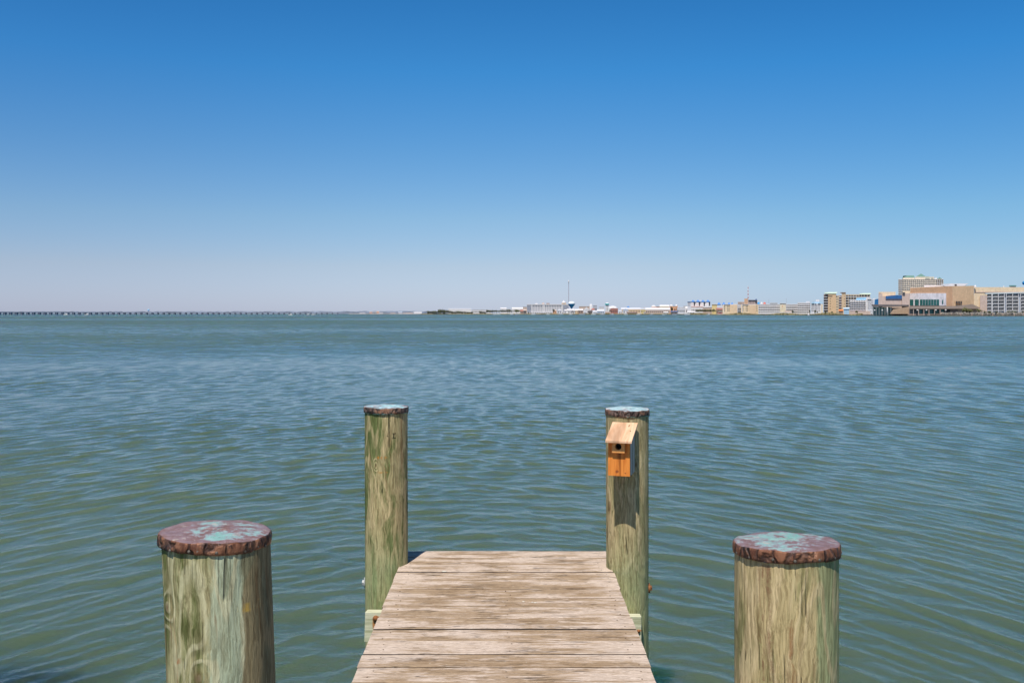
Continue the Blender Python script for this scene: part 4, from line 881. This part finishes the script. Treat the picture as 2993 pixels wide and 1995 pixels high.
for q, (v, mt_, lb) in enumerate(((1441, plain('dome_blue', (.04, .30, .62)), 'blue rooftop dome, left of the white and red domes'), (1480, c_white, 'white rooftop dome between the blue and red domes'), (1520, plain('dome_red', (.62, .14, .10)), 'red rooftop dome right of the white dome'))):
    r = B('striped_dome', Bx(v), 2000, lb, 'dome', 'coloured rooftop domes'); dome(MB(), Bx(v), 4.0, By(402), By(374), 2000).build('roof', mt_, r); part('wall', c_pale, r, Bx(v-18), Bx(v+18), By(402), GY, 2001, 12)
r = B('low_pale_block', 2260, 1980, 'low pale rooftop block between the red dome and the stair tower', 'building'); part('wall', c_pale, r, Bx(1585), Bx(1685), By(386), GY, 1980, 16); part('roof', c_white, r, Bx(1580), Bx(1690), By(383), By(388), 1979, 17)
for q, (v, yt_) in enumerate(((1570, 335), (1802, 325))):
    tag(MB().tube((WX(Bx(v), 1900), 1900, 1), (WX(Bx(v), 1900), 1900, WZ(By(yt_), 1900)), .38, 6, .25).build('light_pole', c_grey), ('thin grey pole above the gallery block, left one', 'thin grey pole rising beside the cream stair tower')[q], 'pole', 'thin poles on the skyline')
# blue pyramid condo
Dp = 2250
r = B('pyramid_roof_hotel', 2042, Dp, 'white hotel crowned by four blue pyramid roofs', 'hotel')
part('wall', c_pale, r, Bx(495), Bx(797), By(372), GY, Dp, 25); part('wall', c_lgrey, r, Bx(495), Bx(540), By(368), GY, Dp-1, 20)
for a_, b_, ap in ((540, 597, 345), (604, 664, 343), (672, 728, 345), (736, 796, 344)):
    pyramid(MB(), Bx(a_), Bx(b_), By(370), By(ap), Dp-1, 24, .12).build('roof', c_blue, r); part('pilaster', c_white, r, Bx(a_+4), Bx(b_-22), By(371), GY, Dp-1.5, 1.4); part('window', DARK, r, Bx(b_-18), Bx(b_-2), By(376), By(424), Dp-.3, .5)
windows(r, DARK, [Bx(v) for v in (503, 515, 527)], [By(v) for v in (376, 388, 400, 412, 424)], Dp-1, 1.4, 1.5)
part('roof_plant', c_white, r, Bx(648), Bx(676), By(345), By(360), Dp+10, 8); part('parapet', c_deepblue, r, Bx(495), Bx(797), By(368), By(373), Dp-2, 1)
r = B('blue_peaked_block', 2115, 2300, 'pale block with four dark blue peaks behind the tan condominiums', 'apartment block')
part('wall', c_lgrey, r, Bx(888), Bx(1106), By(404), GY, 2300, 25)
for a_, b_, ap in ((886, 936, 374), (950, 1002, 374), (1020, 1068, 376), (1064, 1106, 376)): pyramid(MB(), Bx(a_), Bx(b_), By(406), By(ap), 2299, 20, .06).build('roof', c_blue, r)
r = B('yellow_block', 2088, 2200, 'yellow block left of the dark blue peaked roofs', 'building'); part('wall', c_yellow, r, Bx(818), Bx(886), By(404), GY, 2200, 20); part('roof', c_pale, r, Bx(816), Bx(888), By(400), By(405), 2199, 21); windows(r, DARK, [Bx(v) for v in (830, 846, 862, 876)], [By(412), By(424)], 2200, 1.4, 1.3)

# generic small shore buildings: (crop fn, x0, x1, ytop, D, wall, roof style, roof mat, name, label)
def small(fx, fy, x0, x1, yt, yb, D, wall, style, rmat, name, label, cat='house', group=None, nwin=3, ya=None):
    r = B(name, fx((x0+x1)/2), D, label, cat, group); dep = 14
    part('wall', wall, r, fx(x0), fx(x1), fy(yt), fy(yb), D, dep)
    if style == 'gable': gable(MB(), fx(x0-3), fx(x1+3), fy(yt), fy(ya), D-.6, dep+1.2).build('roof', rmat, r)
    elif style == 'front': gable_front(MB(), fx(x0-3), fx(x1+3), fy(yt), fy(ya), D, dep).build('roof', rmat, r)
    elif style == 'flat': part('roof', rmat, r, fx(x0-2), fx(x1+2), fy(yt-4), fy(yt), D-.8, dep+1.6)
    elif style == 'hip': pyramid(MB(), fx(x0-3), fx(x1+3), fy(yt), fy(ya), D-.6, dep+1.2, .35).build('roof', rmat, r)
    elif style == 'dome': dome(MB(), fx((x0+x1)/2), (fx(x1)-fx(x0))/2, fy(yt), fy(ya), D-.5).build('roof', rmat, r)
    if nwin:
        hgt = fy(yb)-fy(yt); windows(r, DARK, [fx(x0+(x1-x0)*(k+.5)/nwin) for k in range(nwin)], [fy(yt)+hgt*.5], D, min(3.2, (fx(x1)-fx(x0))/nwin*.5), hgt*.35)
    return r
YB = 530
for a in [
 (20, 85, 438, YB, 2350, c_orange, 'dome', c_white, 'domed_shop', 'small orange block under the leftmost white dome', 2, 414),
 (130, 250, 434, YB, 2340, c_yellow, 'gable', c_white, 'white_roofed_shop', 'yellowish shop with a wide white roof and red sign', 3, 410),
 (258, 312, 430, YB, 2330, c_orange, 'dome', c_white, 'domed_shop', 'orange block under a white dome left of the orange corner block', 2, 407),
 (335, 366, 424, YB, 2325, c_orange, 'dome', c_white, 'domed_shop', 'narrow orange block under a small white dome', 1, 405),
 (85, 128, 434, YB, 2345, c_orange, 'flat', c_pale, 'orange_shop', 'low orange shop between two white roofs', 2, None)]:
    small(Bx, By, a[0], a[1], a[2], a[3], a[4], a[5], a[6], a[7], a[8], a[9], 'shop', None, a[10], a[11])
small(Bx, By, 265, 350, 427, YB, 2320, c_orange, 'flat', c_pale, 'orange_corner_block', 'orange corner block with a dark tree before it', 'building', None, 2)
for k, x in enumerate((358, 384, 410, 436)): small(Bx, By, x, x+25, 452, YB, 2290-k*5, c_lgrey, 'front', c_white, 'beach_cabin', ('leftmost white gabled cabin of the row of four', 'second white gabled cabin of the row of four', 'third white gabled cabin of the row of four', 'rightmost white gabled cabin of the row of four')[k], 'cabin', 'row of gabled cabins', 1, 434)
small(Bx, By, 470, 560, 455, YB, 2260, c_white, 'gable', c_white, 'white_hall', 'white hall with broad roof under the pyramid roofed hotel', 'hall', None, 3, 432)
small(Bx, By, 545, 700, 440, YB, 2240, c_pale, 'flat', plain('roof_terracotta', (.45, .22, .16)), 'terracotta_roof_block', 'long block with terracotta roof edge behind the palm grove', 'building', None, 8)
small(Bx, By, 700, 885, 446, YB, 2230, c_pinktan, 'flat', c_white, 'pink_block', 'long pink tan block behind the right of the palm grove', 'building', None, 8)
small(Bx, By, 440, 492, 428, YB, 2400, c_pale, 'flat', c_white, 'pale_flat_block', 'pale flat block left of the pyramid roofed hotel', 'building', None, 2)
small(Bx, By, 875, 960, 470, YB, 2180, c_brown, 'gable', c_brick, 'brown_restaurant', 'brown waterside restaurant left of the tan condominium', 'restaurant', None, 4, 450)
small(Bx, By, -60, 262, 474, YB, 2260, c_pinktan, 'gable', c_lgrey, 'long_grey_roof_block', 'long low block with grey roof nearest the orange corner block', 'building', None, 12, 448)
small(Bx, By, 180, 240, 512, YB, 2225, c_white, 'gable', c_white, 'boat_house', 'small white boat house before the long grey roof', 'boat house', None, 2, 500)
small(Bx, By, 270, 365, 503, YB, 2215, c_roofdk, 'gable', plain('roof_navy', (.12, .15, .25)), 'navy_roof_house', 'dark house with navy roof on the shore below the orange block', 'house', None, 2, 488)
small(Bx, By, 490, 590, 508, YB, 2190, c_white, 'gable', c_white, 'white_boat_house', 'white boat house just left of the palm grove', 'boat house', None, 3, 492)
small(Bx, By, 900, 955, 505, YB, 2150, c_red, 'flat', c_white, 'red_shed', 'small red shed with white roof beside the tan condominium', 'shed', None, 1)

# centre
De = 2480
r = B('white_resort', 1600, De, 'long white waterfront hotel with tall grey window bays left of the water tower', 'hotel')
part('wall', c_grey, r, Cx(284), Cx(850), Cy(424), GY-.5, De, 25); part('parapet', c_white, r, Cx(280), Cx(852), Cy(416), Cy(428), De-2.5, 26)
for x in [342, 352]+[356+22.6*k for k in range(1, 7)]+[506, 516, 524]+[528+22.6*k for k in range(1, 10)]+[756, 764, 772]: part('pilaster', c_white, r, Cx(x), Cx(x+9), Cy(428), GY-.6, De-2, 1.9)
for k in range(5):
    for a_, b_ in ((284, 340), (783, 850)): part('balcony', c_lgrey, r, Cx(a_), Cx(b_), Cy(442+k*16), Cy(447+k*16), De-2, 1.9)
part('ground_floor', c_pale, r, Cx(284), Cx(850), Cy(527), GY-.4, De-4, 4)
for k in range(22): part('arch_window', DARK, r, Cx(295+k*25), Cx(308+k*25), Cy(531), Cy(543), De-4.3, .4)
part('roof_plant', c_pinktan, r, Cx(490), Cx(524), Cy(398), Cy(417), De+8, 8); part('roof_plant', c_brown, r, Cx(550), Cx(595), Cy(402), Cy(417), De+8, 8); part('roof_plant', c_white, r, Cx(395), Cx(430), Cy(405), Cy(417), De+8, 8)
r = B('domed_rotunda', 1648, 2550, 'tan rotunda with a white dome left of the tall mast', 'rotunda'); part('wall', c_tan, r, Cx(762), Cx(822), Cy(398), GY, 2550, 14); dome(MB(), Cx(792), 6.0, Cy(400), Cy(378), 2549).build('roof', c_pale, r); dome(MB(), Cx(790), 2.6, Cy(382), Cy(364), 2552).build('cupola', c_white, r)
r = B('radio_tower', 1662, 2600, 'very tall thin grey mast rising behind the water tower', 'mast'); X = WX(Cx(857), 2600)
m = MB(); z1_ = WZ(Cy(128), 2600)
for sx, sy in ((-1, -1), (1, -1), (0, 1)): m.tube((X+sx*.9, 2600+sy*.9, 1), (X+sx*.9, 2600+sy*.9, z1_), .34, 5)
for k in range(46):
    za = 1+(z1_-1)*k/46; zb_ = 1+(z1_-1)*(k+1)/46; sg = 1 if k % 2 else -1; m.tube((X-sg*.9, 2599.1, za), (X+sg*.9, 2599.1, zb_), .2, 4)
m.build('lattice', c_mast, r); MB().lathe([(.5, z1_), (1.5, z1_+.5), (1.5, z1_+7), (.4, z1_+9)], X, 2600, 10).build('beacon', c_white, r)
r = B('water_tower', 1670.6, 2520, 'blue and white water tower with a flared tank beside the tall mast', 'water tower'); X = WX(Cx(897), 2520); z = lambda y: WZ(Cy(y), 2520); q = lambda w: w/4.706/F*2520
MB().lathe([(q(8), z(482)), (q(12), z(468)), (q(26), z(448)), (q(44), z(426)), (q(49), z(412))], X, 2520, 28).build('tank', c_wtblue, r)
MB().lathe([(q(49), z(411.9)), (q(48.5), z(402)), (q(40), z(389)), (q(22), z(381)), (q(4), z(379))], X, 2520, 28).build('tank_top', plain('tank_pale_blue', (.62, .74, .84)), r)
MB().lathe([(q(8), 1), (q(8), z(482.1))], X, 2520, 16).build('stem', c_wtblue, r)
for a in [
 (80, 280, 482, 545, 2650, c_white, 'gable', c_pale, 'long_white_hall', 'long low white hall left of the white waterfront hotel', 'hall', 8, 462),
 (228, 284, 455, 545, 2600, c_pinktan, 'flat', c_pale, 'stepped_annex', 'stepped pinkish annex touching the left end of the white hotel', 'building', 2, None),
 (192, 232, 515, 545, 2440, c_brown, 'gable', c_brick, 'brown_house', 'brown house right of the round green tree', 'house', 2, 492),
 (234, 276, 505, 545, 2435, c_roofdk, 'gable', c_pinktan, 'dark_house', 'dark house beside the left end of the white hotel', 'house', 2, 488),
 (640, 690, 508, 550, 2420, c_orange, 'hip', c_pinktan, 'peach_house', 'peach house with palm before the white hotel', 'house', 2, 490),
 (700, 760, 505, 550, 2415, c_lgrey, 'hip', c_grey, 'grey_house', 'grey house before the right half of the white hotel', 'house', 2, 485),
 (1000, 1148, 450, 545, 2560, c_pinktan, 'flat', c_cream, 'beige_block', 'beige block with vertical bays behind the white gabled houses', 'building', 9, None),
 (1190, 1245, 435, 545, 2545, c_grey, 'flat', c_pale, 'grey_block', 'grey block right of the white rounded tower', 'building', 4, None),
 (1165, 1218, 495, 545, 2440, c_pale, 'hip', c_red, 'red_roofed_house', 'house with red hipped roof below the grey block', 'house', 2, 474),
 (1275, 1345, 458, 545, 2470, c_white, 'flat', c_white, 'white_block', 'white block left of the teal topped tower', 'building', 4, None),
 (1410, 1530, 470, 545, 2500, c_white, 'dome', c_pale, 'domed_hall', 'white hall with shallow dome right of the teal topped tower', 'hall', 4, 440),
 (1432, 1534, 482, 548, 2400, c_brick, 'gable', c_brick, 'red_brown_house', 'large red brown shingled house on the shore', 'house', 4, 474),
 (1250, 1345, 512, 548, 2410, c_bluegrey, 'gable', c_lgrey, 'blue_grey_house', 'blue grey waterside house below the white block', 'house', 4, 490),
 (1600, 1680, 500, 548, 2420, c_lgrey, 'front', c_bluegrey, 'blue_gabled_house', 'blue gabled house at the left end of the long grey roofs', 'house', 2, 478),
 (1580, 1845, 486, 545, 2460, c_sandw, 'gable', c_lgrey, 'motel', 'long beige motel with grey roof, left of the two', 'motel', 12, 466),
 (1850, 2080, 490, 545, 2440, c_yellow, 'gable', c_grey, 'motel', 'long yellow beige motel with dark grey roof, right of the two', 'motel', 12, 470),
 (1890, 2000, 468, 545, 2600, c_orange, 'flat', c_white, 'orange_terrace', 'orange terrace with white roof edge behind the motels', 'building', 5, None),
 (1660, 1800, 535, 555, 2380, c_roofdk, 'gable', c_brown, 'boat_shelter', 'dark open boat shelter on the shore before the beige motel', 'boat shelter', 4, 522),
 (1890, 1990, 528, 550, 2370, c_white, 'flat', c_white, 'white_boat_shed', 'low white boat shed before the yellow beige motel', 'boat shed', 3, None),
 (2080, 2200, 530, 550, 2360, c_pale, 'gable', c_white, 'pale_pier_house', 'pale pier house with white roof near the grey roofed block', 'house', 4, 516)]:
    small(Cx, Cy, a[0], a[1], a[2], a[3], a[4], a[5], a[6], a[7], a[8], a[9], a[10], None, a[11], a[12])
gh = [(800, 858, 505, 490, c_pale, c_white, 'pale gabled house left of the water tower foot'), (835, 935, 500, 481, c_white, c_white, 'white house with long roof under the water tower'), (880, 935, 525, 508, c_white, c_roofdk, 'white house with dark gable close under the water tower'),
      (945, 985, 505, 483, c_sandw, c_white, 'sand coloured gabled house, first right of the water tower'), (985, 1055, 502, 482, c_brown, c_white, 'brown gabled house with white roof, second right of the water tower'), (1060, 1145, 500, 455, c_white, c_white, 'tall white gabled house with the highest peak on the shore'),
      (1062, 1100, 530, 515, c_white, c_lgrey, 'small white boat house under the highest gable'), (1130, 1180, 518, 500, c_roofdk, c_roofdk, 'black boat house beside the highest white gable'), (1195, 1245, 522, 505, c_lgrey, c_lgrey, 'small grey boat house below the red hipped roof'),
      (1360, 1425, 538, 522, c_yellow, c_brown, 'low yellow boat house under the teal topped tower'), (1545, 1590, 520, 500, c_pale, c_grey, 'pale boat house right of the red brown house')]
for k, (a_, b_, yt_, ya_, w_, rf_, lb) in enumerate(gh): small(Cx, Cy, a_, b_, yt_, 550, 2390-k*4, w_, 'front' if k in (2, 5, 6) else 'gable', rf_, 'gabled_house', lb, 'house', 'gabled houses along the shore', 2, ya_)
r = B('rounded_tower', Cx(1168), 2540, 'white rounded tower block left of the grey block', 'tower'); X = WX(Cx(1168), 2540); MB().lathe([(q(22), 1), (q(22), z(428)), (q(16), z(418)), (q(6), z(414))], X, 2550, 20).build('wall', c_white, r); part('balcony', c_lgrey, r, Cx(1176), Cx(1192), Cy(440), Cy(535), 2538, 4)
r = B('teal_topped_tower', Cx(1385), 2470, 'white lookout tower with a teal crown', 'tower'); X = WX(Cx(1385), 2480)
part('wall', c_white, r, Cx(1364), Cx(1408), Cy(424), GY-.5, 2468, 12); part('crown', c_teal, r, Cx(1358), Cx(1413), Cy(407), Cy(425), 2466, 16); pyramid(MB(), Cx(1362), Cx(1409), Cy(407), Cy(397), 2467, 14, .5).build('roof', c_pale, r)
for k in range(4): part('window', GREYGL, r, Cx(1381), Cx(1391), Cy(436+k*20), Cy(446+k*20), 2467.7, .5)
r = B('blue_pyramid_kiosk', Cx(1677), 2700, 'tiny blue peaked roof above the beige motel', 'building'); part('wall', c_lgrey, r, Cx(1655), Cx(1698), Cy(460), GY, 2700, 14); pyramid(MB(), Cx(1652), Cx(1700), Cy(461), Cy(443), 2699, 16, .1).build('roof', c_blue, r)
# left part of the shore
for a in [
 (1370, 1682, 296, 362, 2950, c_white, 'gable', c_lgrey, 'long_white_warehouse', 'very long white warehouse behind the wooded point', 'warehouse', 0, 288),
 (1690, 1955, 308, 362, 2930, c_white, 'flat', c_pale, 'long_white_terrace', 'long white terrace with many windows right of the warehouse', 'building', 14, None),
 (2085, 2165, 288, 362, 2900, c_pale, 'gable', c_pale, 'pale_hall', 'pale hall behind the dark trees and sailboat masts', 'hall', 3, 276),
 (2165, 2240, 300, 362, 2890, c_pale, 'flat', c_white, 'pale_annex', 'pale annex right of the pale hall', 'building', 3, None),
 (145, 225, 345, 368, 3900, c_white, 'flat', c_white, 'distant_white_shed', 'small distant white shed over the right end of the bridge', 'shed', 0, None),
 (283, 320, 334, 366, 3900, c_orange, 'flat', c_pale, 'distant_orange_block', 'leftmost of two distant orange blocks near the bridge end', 'building', 0, None),
 (320, 380, 336, 366, 3920, c_grey, 'flat', c_lgrey, 'distant_grey_block', 'distant grey block between the two orange ones', 'building', 3, None),
 (380, 415, 328, 366, 3900, c_orange, 'flat', c_pale, 'distant_orange_block', 'rightmost of two distant orange blocks near the bridge end', 'building', 0, None),
 (415, 470, 342, 366, 3900, c_pale, 'flat', c_grey, 'distant_pale_shop', 'distant pale shop right of the orange blocks', 'building', 0, None),
 (570, 640, 343, 366, 3850, c_pinktan, 'flat', c_grey, 'distant_brown_shed', 'distant brownish shed left of the small grey gable', 'shed', 0, None),
 (680, 730, 340, 366, 3850, c_pale, 'gable', c_bluegrey, 'distant_gabled_house', 'distant house with small grey gable over the bridge end', 'house', 0, 332),
 (740, 880, 346, 366, 3850, c_pinktan, 'flat', c_lgrey, 'distant_low_terrace', 'distant low terrace behind the end of the bridge', 'building', 0, None),
 (890, 1000, 344, 366, 3800, c_pale, 'gable', c_white, 'distant_white_hall', 'distant white hall left of the wooded point', 'hall', 0, 336)]:
    small(Dx, Dy, a[0], a[1], a[2], a[3], a[4], a[5], a[6], a[7], a[8], a[9], a[10], None, a[11], a[12])
m = MB(); m.prism([(WX(Dx(0), 3800), 3800), (WX(Dx(1110), 3300), 3300), (WX(Dx(1110), 3300), 4200), (WX(Dx(0), 3800), 4200)], -1, 3.2); struct(m.build('far_bank', plain('far_bank', (.38, .35, .33), .95, .2, .01)))
# tree lists
tl = []
prof_ = [(1095, 318), (1125, 322), (1150, 322), (1180, 315), (1205, 316), (1235, 302), (1262, 296), (1290, 293), (1318, 300), (1345, 304), (1370, 308), (1400, 316), (1428, 322), (1455, 326), (1485, 320), (1515, 320), (1540, 326), (1565, 326), (1600, 326), (1630, 332), (1660, 334), (1690, 332), (1810, 322), (1840, 326), (1870, 334)]
pos_w = ['first', 'second', 'third', 'fourth', 'fifth', 'sixth', 'seventh', 'eighth', 'ninth', 'tenth', 'eleventh', 'twelfth', 'thirteenth', 'fourteenth', 'fifteenth', 'sixteenth', 'seventeenth', 'eighteenth', 'nineteenth', 'twentieth', 'twenty first', 'twenty second', 'twenty third', 'twenty fourth', 'twenty fifth']
for k, (x, y) in enumerate(prof_):
    tree(Dx(x), 2840+random.uniform(0, 25), Dy(y), random.uniform(9.5, 12), random.choice((lm_dark, lm_haze, lm_haze, lm_mid)), 'grey green bushy tree, %s from the left on the wooded point' % pos_w[k], 'trees on the wooded point', ybase=Dy(370), cat_h=.95)
for k, x in enumerate((1900, 1925, 1950, 1980, 2005, 2030, 2060, 2090, 2120, 2150, 2180, 2210, 2235)):
    tree(Dx(x), 2780, Dy(random.uniform(297, 312)), 8.5, lm_dark, 'dark dense tree, %s from the left in the belt behind the sailboats' % pos_w[k], 'dark tree belt', ybase=Dy(352), cat_h=.85)
tree(Cx(145), 2460, Cy(488), 19, lm_mid, 'round green tree standing alone left of the white hotel'); tree(Cx(2277), 2300, Cy(455), 9, lm_dark, 'dark tree standing before the orange corner block'); tree(Cx(30), 2600, Cy(487), 16, lm_haze, 'hazy dark tree at the left end of the long white hall'); tree(Cx(655), 2405, Cy(478), 8, lm_dark, 'small dark palm before the white hotel', cat='palm', name='palm_tree')
tree(Cx(950), 2400, Cy(505), 8, lm_mid, 'small green tree right of the water tower foot'); tree(Cx(305), 2430, Cy(522), 5, lm_dark, 'small dark bush at the left foot of the white hotel', name='bush', cat='bush', trunk=False)
for k in range(16):
    x = 612+k*16.6; tree(Bx(x), 2140+random.uniform(0, 12), By(random.uniform(462, 474)), random.uniform(5.5, 7.5), random.choice((lm_mid, lm_lite, lm_dark)), 'shaggy palm, %s from the left in the waterside grove' % pos_w[k], 'palms in the waterside grove', 'palm', 'palm_tree', ybase=By(514), cat_h=.8)
for k, (x, y, w) in enumerate(((2113, 470, 5), (2185, 468, 5), (1885, 482, 9), (2212, 495, 5))): tree(Bx(x), 1600, By(y), w, lm_dark, ('narrow dark conifer left of the blue roofed block', 'narrow dark conifer before the blue roofed block', 'dark palm before the gallery block right of the stair tower', 'low dark shrub before the blue roofed block')[k], cat='tree')
for k, (x, y, w, mt_, lb) in enumerate(((1735, 490, 22, lm_lite, 'tallest yellow green shrub beside the arcade of the hall'), (1790, 512, 16, lm_lite, 'smaller yellow green shrub right of the tallest one'), (1885, 508, 19, lm_mid, 'rounded green shrub left of the condominium'), (1712, 520, 10, lm_mid, 'low green shrub at the arcade corner'),
     (1945, 532, 10, lm_mid, 'first low hedge clump under the condominium'), (1988, 534, 12, lm_mid, 'second low hedge clump under the condominium'), (2066, 534, 9, lm_dark, 'third low hedge clump under the condominium'), (2195, 530, 15, lm_mid, 'fourth low hedge clump under the condominium'), (2250, 530, 15, lm_mid, 'fifth low hedge clump under the condominium'), (2345, 532, 10, lm_dark, 'hedge clump cut by the right picture edge'))):
    tree(A(x), 970 if k > 3 else 1000, Ay(y), w, mt_, lb, None, 'shrub', 'shrub', ybase=Ay(562), trunk=False)
for k, (x, y, w) in enumerate(((590, 528, 9), (780, 545, 7), (262, 540, 7), (330, 538, 8), (150, 528, 4))): tree(A(x), 1200 if x > 400 else 1300, Ay(y), w, lm_mid, ('green shrub before the white hotel', 'shrub at the start of the promenade', 'shrub at the left foot of the tan hotel', 'shrub at the middle foot of the tan hotel', 'narrow shrub left of the tan hotel')[k], None, 'shrub', 'shrub', ybase=Ay(562), trunk=False)

# sea wall, riprap, marsh grass, beach
m = MB(); fr_ = [(WX(px, D)-.0, D) for px, D in ((2515, 1130), (2640, 1052), (2760, 1003), (2800, 994), (3150, 925))]
for (xa, ya), (xb, yb) in zip(fr_[:-1], fr_[1:]): m.prism([(xa, ya-2), (xb, yb-2), (xb, yb), (xa, ya)], -2, 1.35)
sw = tag(m.build('sea_wall', c_timber), 'dark timber sea wall along the foot of the hall and condominium', 'sea wall')
m = MB(); rq = random.Random(8)
for k in range(900):
    px = rq.uniform(2752, 3060); D = shoreD(px)-2.5-rq.uniform(0, 3); X = WX(px, D); s_ = rq.uniform(.4, 1.1); zz = rq.uniform(.2, 3.1)
    m.box(X-s_, X+s_, D-.4+zz*.3, D+.6+zz*.3, zz, zz+s_*1.2)
tag(m.build('riprap', c_rock), 'bank of pale broken stone at the foot of the condominium', 'riprap', kind='stuff')
for k in range(46):
    px = 2535+k*10.2+random.uniform(-2, 2); D = shoreD(px)-8
    tag(MB().tube((WX(px, D), D, -2), (WX(px, D), D, random.uniform(2.2, 3.6)), .45, 7).build('dock_pile', c_timber if k % 3 else c_brown), 'dark stub pile in the row before the sea wall', 'pile', 'stub piles before the sea wall')
m = MB(); rq = random.Random(9)
for k in range(2600):
    px = rq.uniform(1960, 2520); D = shoreD(px)-rq.uniform(-6, 3); X = WX(px, D); h = rq.uniform(1.0, 3.4)*(.6+.4*math.sin(px*.05)); w = rq.uniform(.8, 2.5)
    m.add([(X-w, D, .2), (X+w, D, .2), (X+w*.7, D+.8, .8+h), (X-w*.7, D+.8, .8+h)], [(0, 1, 2, 3)])
for k in range(1500):
    px = rq.uniform(1232, 1960); D = shoreD(px)-rq.uniform(-6, 3); X = WX(px, D); h = rq.uniform(.6, 2.2); w = rq.uniform(1, 3)
    m.add([(X-w, D, .2), (X+w, D, .2), (X+w*.7, D+.8, .8+h), (X-w*.7, D+.8, .8+h)], [(0, 1, 2, 3)])
tag(m.build('marsh_grass', leaf_mat('marsh_grass', (.11, .10, .05), (.30, .25, .13))), 'low tawny marsh grass along the far waterline', 'grass', kind='stuff')
m = MB(); m.prism([(WX(Dx(1700), 2730), 2730), (WX(Dx(1960), 2650), 2650), (WX(Dx(1960), 2650), 2700), (WX(Dx(1700), 2730), 2780)], 0, 2.6); struct(m.build('beach', c_sand))
r = tag(pbox(MB(), Bx(1450), Bx(1875), By(508), By(521), 1660, 1).build('garden_wall', c_white), 'low white wall before the gallery blocks', 'wall')
part_ = tag(pbox(MB(), Bx(1780), Bx(1875), By(488), By(508), 1662, 8).build('bath_house', c_pinktan), 'low pinkish pavilion behind the white wall', 'pavilion')

# boats
def motorboat(px, D, L, label, cabin=True, hull=None, group='motor boats on the bay'):
    X = WX(px, D); r = empty('motor_boat', (X, D, 0), label, 'boat', group); h = L*.16
    m = MB(); m.add([(-L/2, -L*.16, h*.9), (L*.30, -L*.16, h), (L/2, 0, h*1.2), (L*.30, L*.16, h), (-L/2, L*.16, h*.9), (-L/2, -L*.12, -.2), (L*.25, -L*.12, -.2), (L*.42, 0, -.1), (L*.25, L*.12, -.2), (-L/2, L*.12, -.2)],
                [(0, 1, 2, 3, 4), (0, 5, 6, 1), (1, 6, 7, 2), (2, 7, 8, 3), (3, 8, 9, 4), (4, 9, 5, 0), (5, 9, 8, 7, 6)]); m.build('hull', hull or c_hull, r, loc=(0, 0, 0))
    if cabin:
        m = MB().elev([(-L*.15, h), (L*.18, h), (L*.10, h*2), (-L*.12, h*2.05)], -L*.1, L*.1); cb = m.build('cabin', c_hull, r, loc=(0, 0, 0))
        MB().box(-L*.10, L*.09, -L*.102, L*.102, h*1.35, h*1.75).build('window', DARK, cb, loc=(0, 0, 0))
motorboat(194, 1700, 9.5, 'small white motor boat before the bridge, leftmost of all'); motorboat(255, 1750, 9, 'small white motor boat before the bridge, second from the left'); motorboat(850, 1500, 8, 'white motor boat before the bridge, nearest and brightest of the pair at right')
motorboat(901, 2000, 7.5, 'tiny white motor boat just left of the longest one'); motorboat(917, 1950, 10, 'longest low white motor boat near the right end of the bridge', False)
rq = random.Random(21)
for k, px in enumerate((1496, 1512, 1560, 1602, 1640, 1668, 1702, 1735, 1762, 1790, 1830, 1868, 1905, 1942, 1975, 2010, 2072)):
    D = shoreD(px)-14; motorboat(px, D, rq.uniform(9, 15), 'moored white cabin boat, %s from the left along the town shore' % pos_w[k], rq.random() < .7, c_hull if rq.random() < .75 else c_grey, 'boats moored along the town shore')
for k, x in enumerate((1996, 2024, 2056, 2078, 2106, 2128, 2150, 2172, 2196, 2222, 2238)):
    D = 2560; X = WX(Dx(x), D); r = empty('sailboat', (X, D, 0), 'sailboat with bare white mast, %s from the left before the dark trees' % pos_w[k], 'sailboat', 'moored sailboats')
    MB().add([(-4.5, -1.3, 1.3), (3, -1.3, 1.4), (5, 0, 1.6), (3, 1.3, 1.4), (-4.5, 1.3, 1.3), (-3.8, -.9, -.2), (2.6, -.9, -.2), (3.9, 0, -.1), (2.6, .9, -.2), (-3.8, .9, -.2)], [(0, 1, 2, 3, 4), (0, 5, 6, 1), (1, 6, 7, 2), (2, 7, 8, 3), (3, 8, 9, 4), (4, 9, 5, 0), (5, 9, 8, 7, 6)]).build('hull', c_hull, r, loc=(0, 0, 0))
    zt = WZ(Dy(random.uniform(262, 300)), D); MB().tube((0, 0, 1.3), (0, 0, zt), .26, 6, .18).build('mast', c_white, r, loc=(0, 0, 0)); MB().tube((0, 0, 2.6), (-4.2, 0, 2.7), .2, 6).build('boom', c_white, r, loc=(0, 0, 0))
# channel marker buoy
D = 1240; X = WX(Bx(2096), D); r = empty('buoy', (X, D, 0), 'small round white buoy afloat before the pale blocks', 'buoy'); MB().lathe([(.3, -.3), (1.1, .2), (1.35, 1.0), (.9, 1.9), (.2, 2.2)], 0, 0, 14).build('float', c_white, r, loc=(0, 0, 0)); MB().lathe([(1.2, -.5), (1.2, .15)], 0, 0, 14).build('collar', c_red, r, loc=(0, 0, 0))
# distant water tower beyond the bridge
D = 6000; X = WX(434, D); r = empty('distant_water_tower', (X, D, 0), 'tiny pale water tower on the horizon above the bridge', 'water tower'); MB().lathe([(3, 0), (3, 22)], X, D, 8).build('stem', c_lgrey, r); MB().lathe([(3, 22.1), (7, 25), (7, 30), (2, 33)], X, D, 12).build('tank', c_lblue, r)
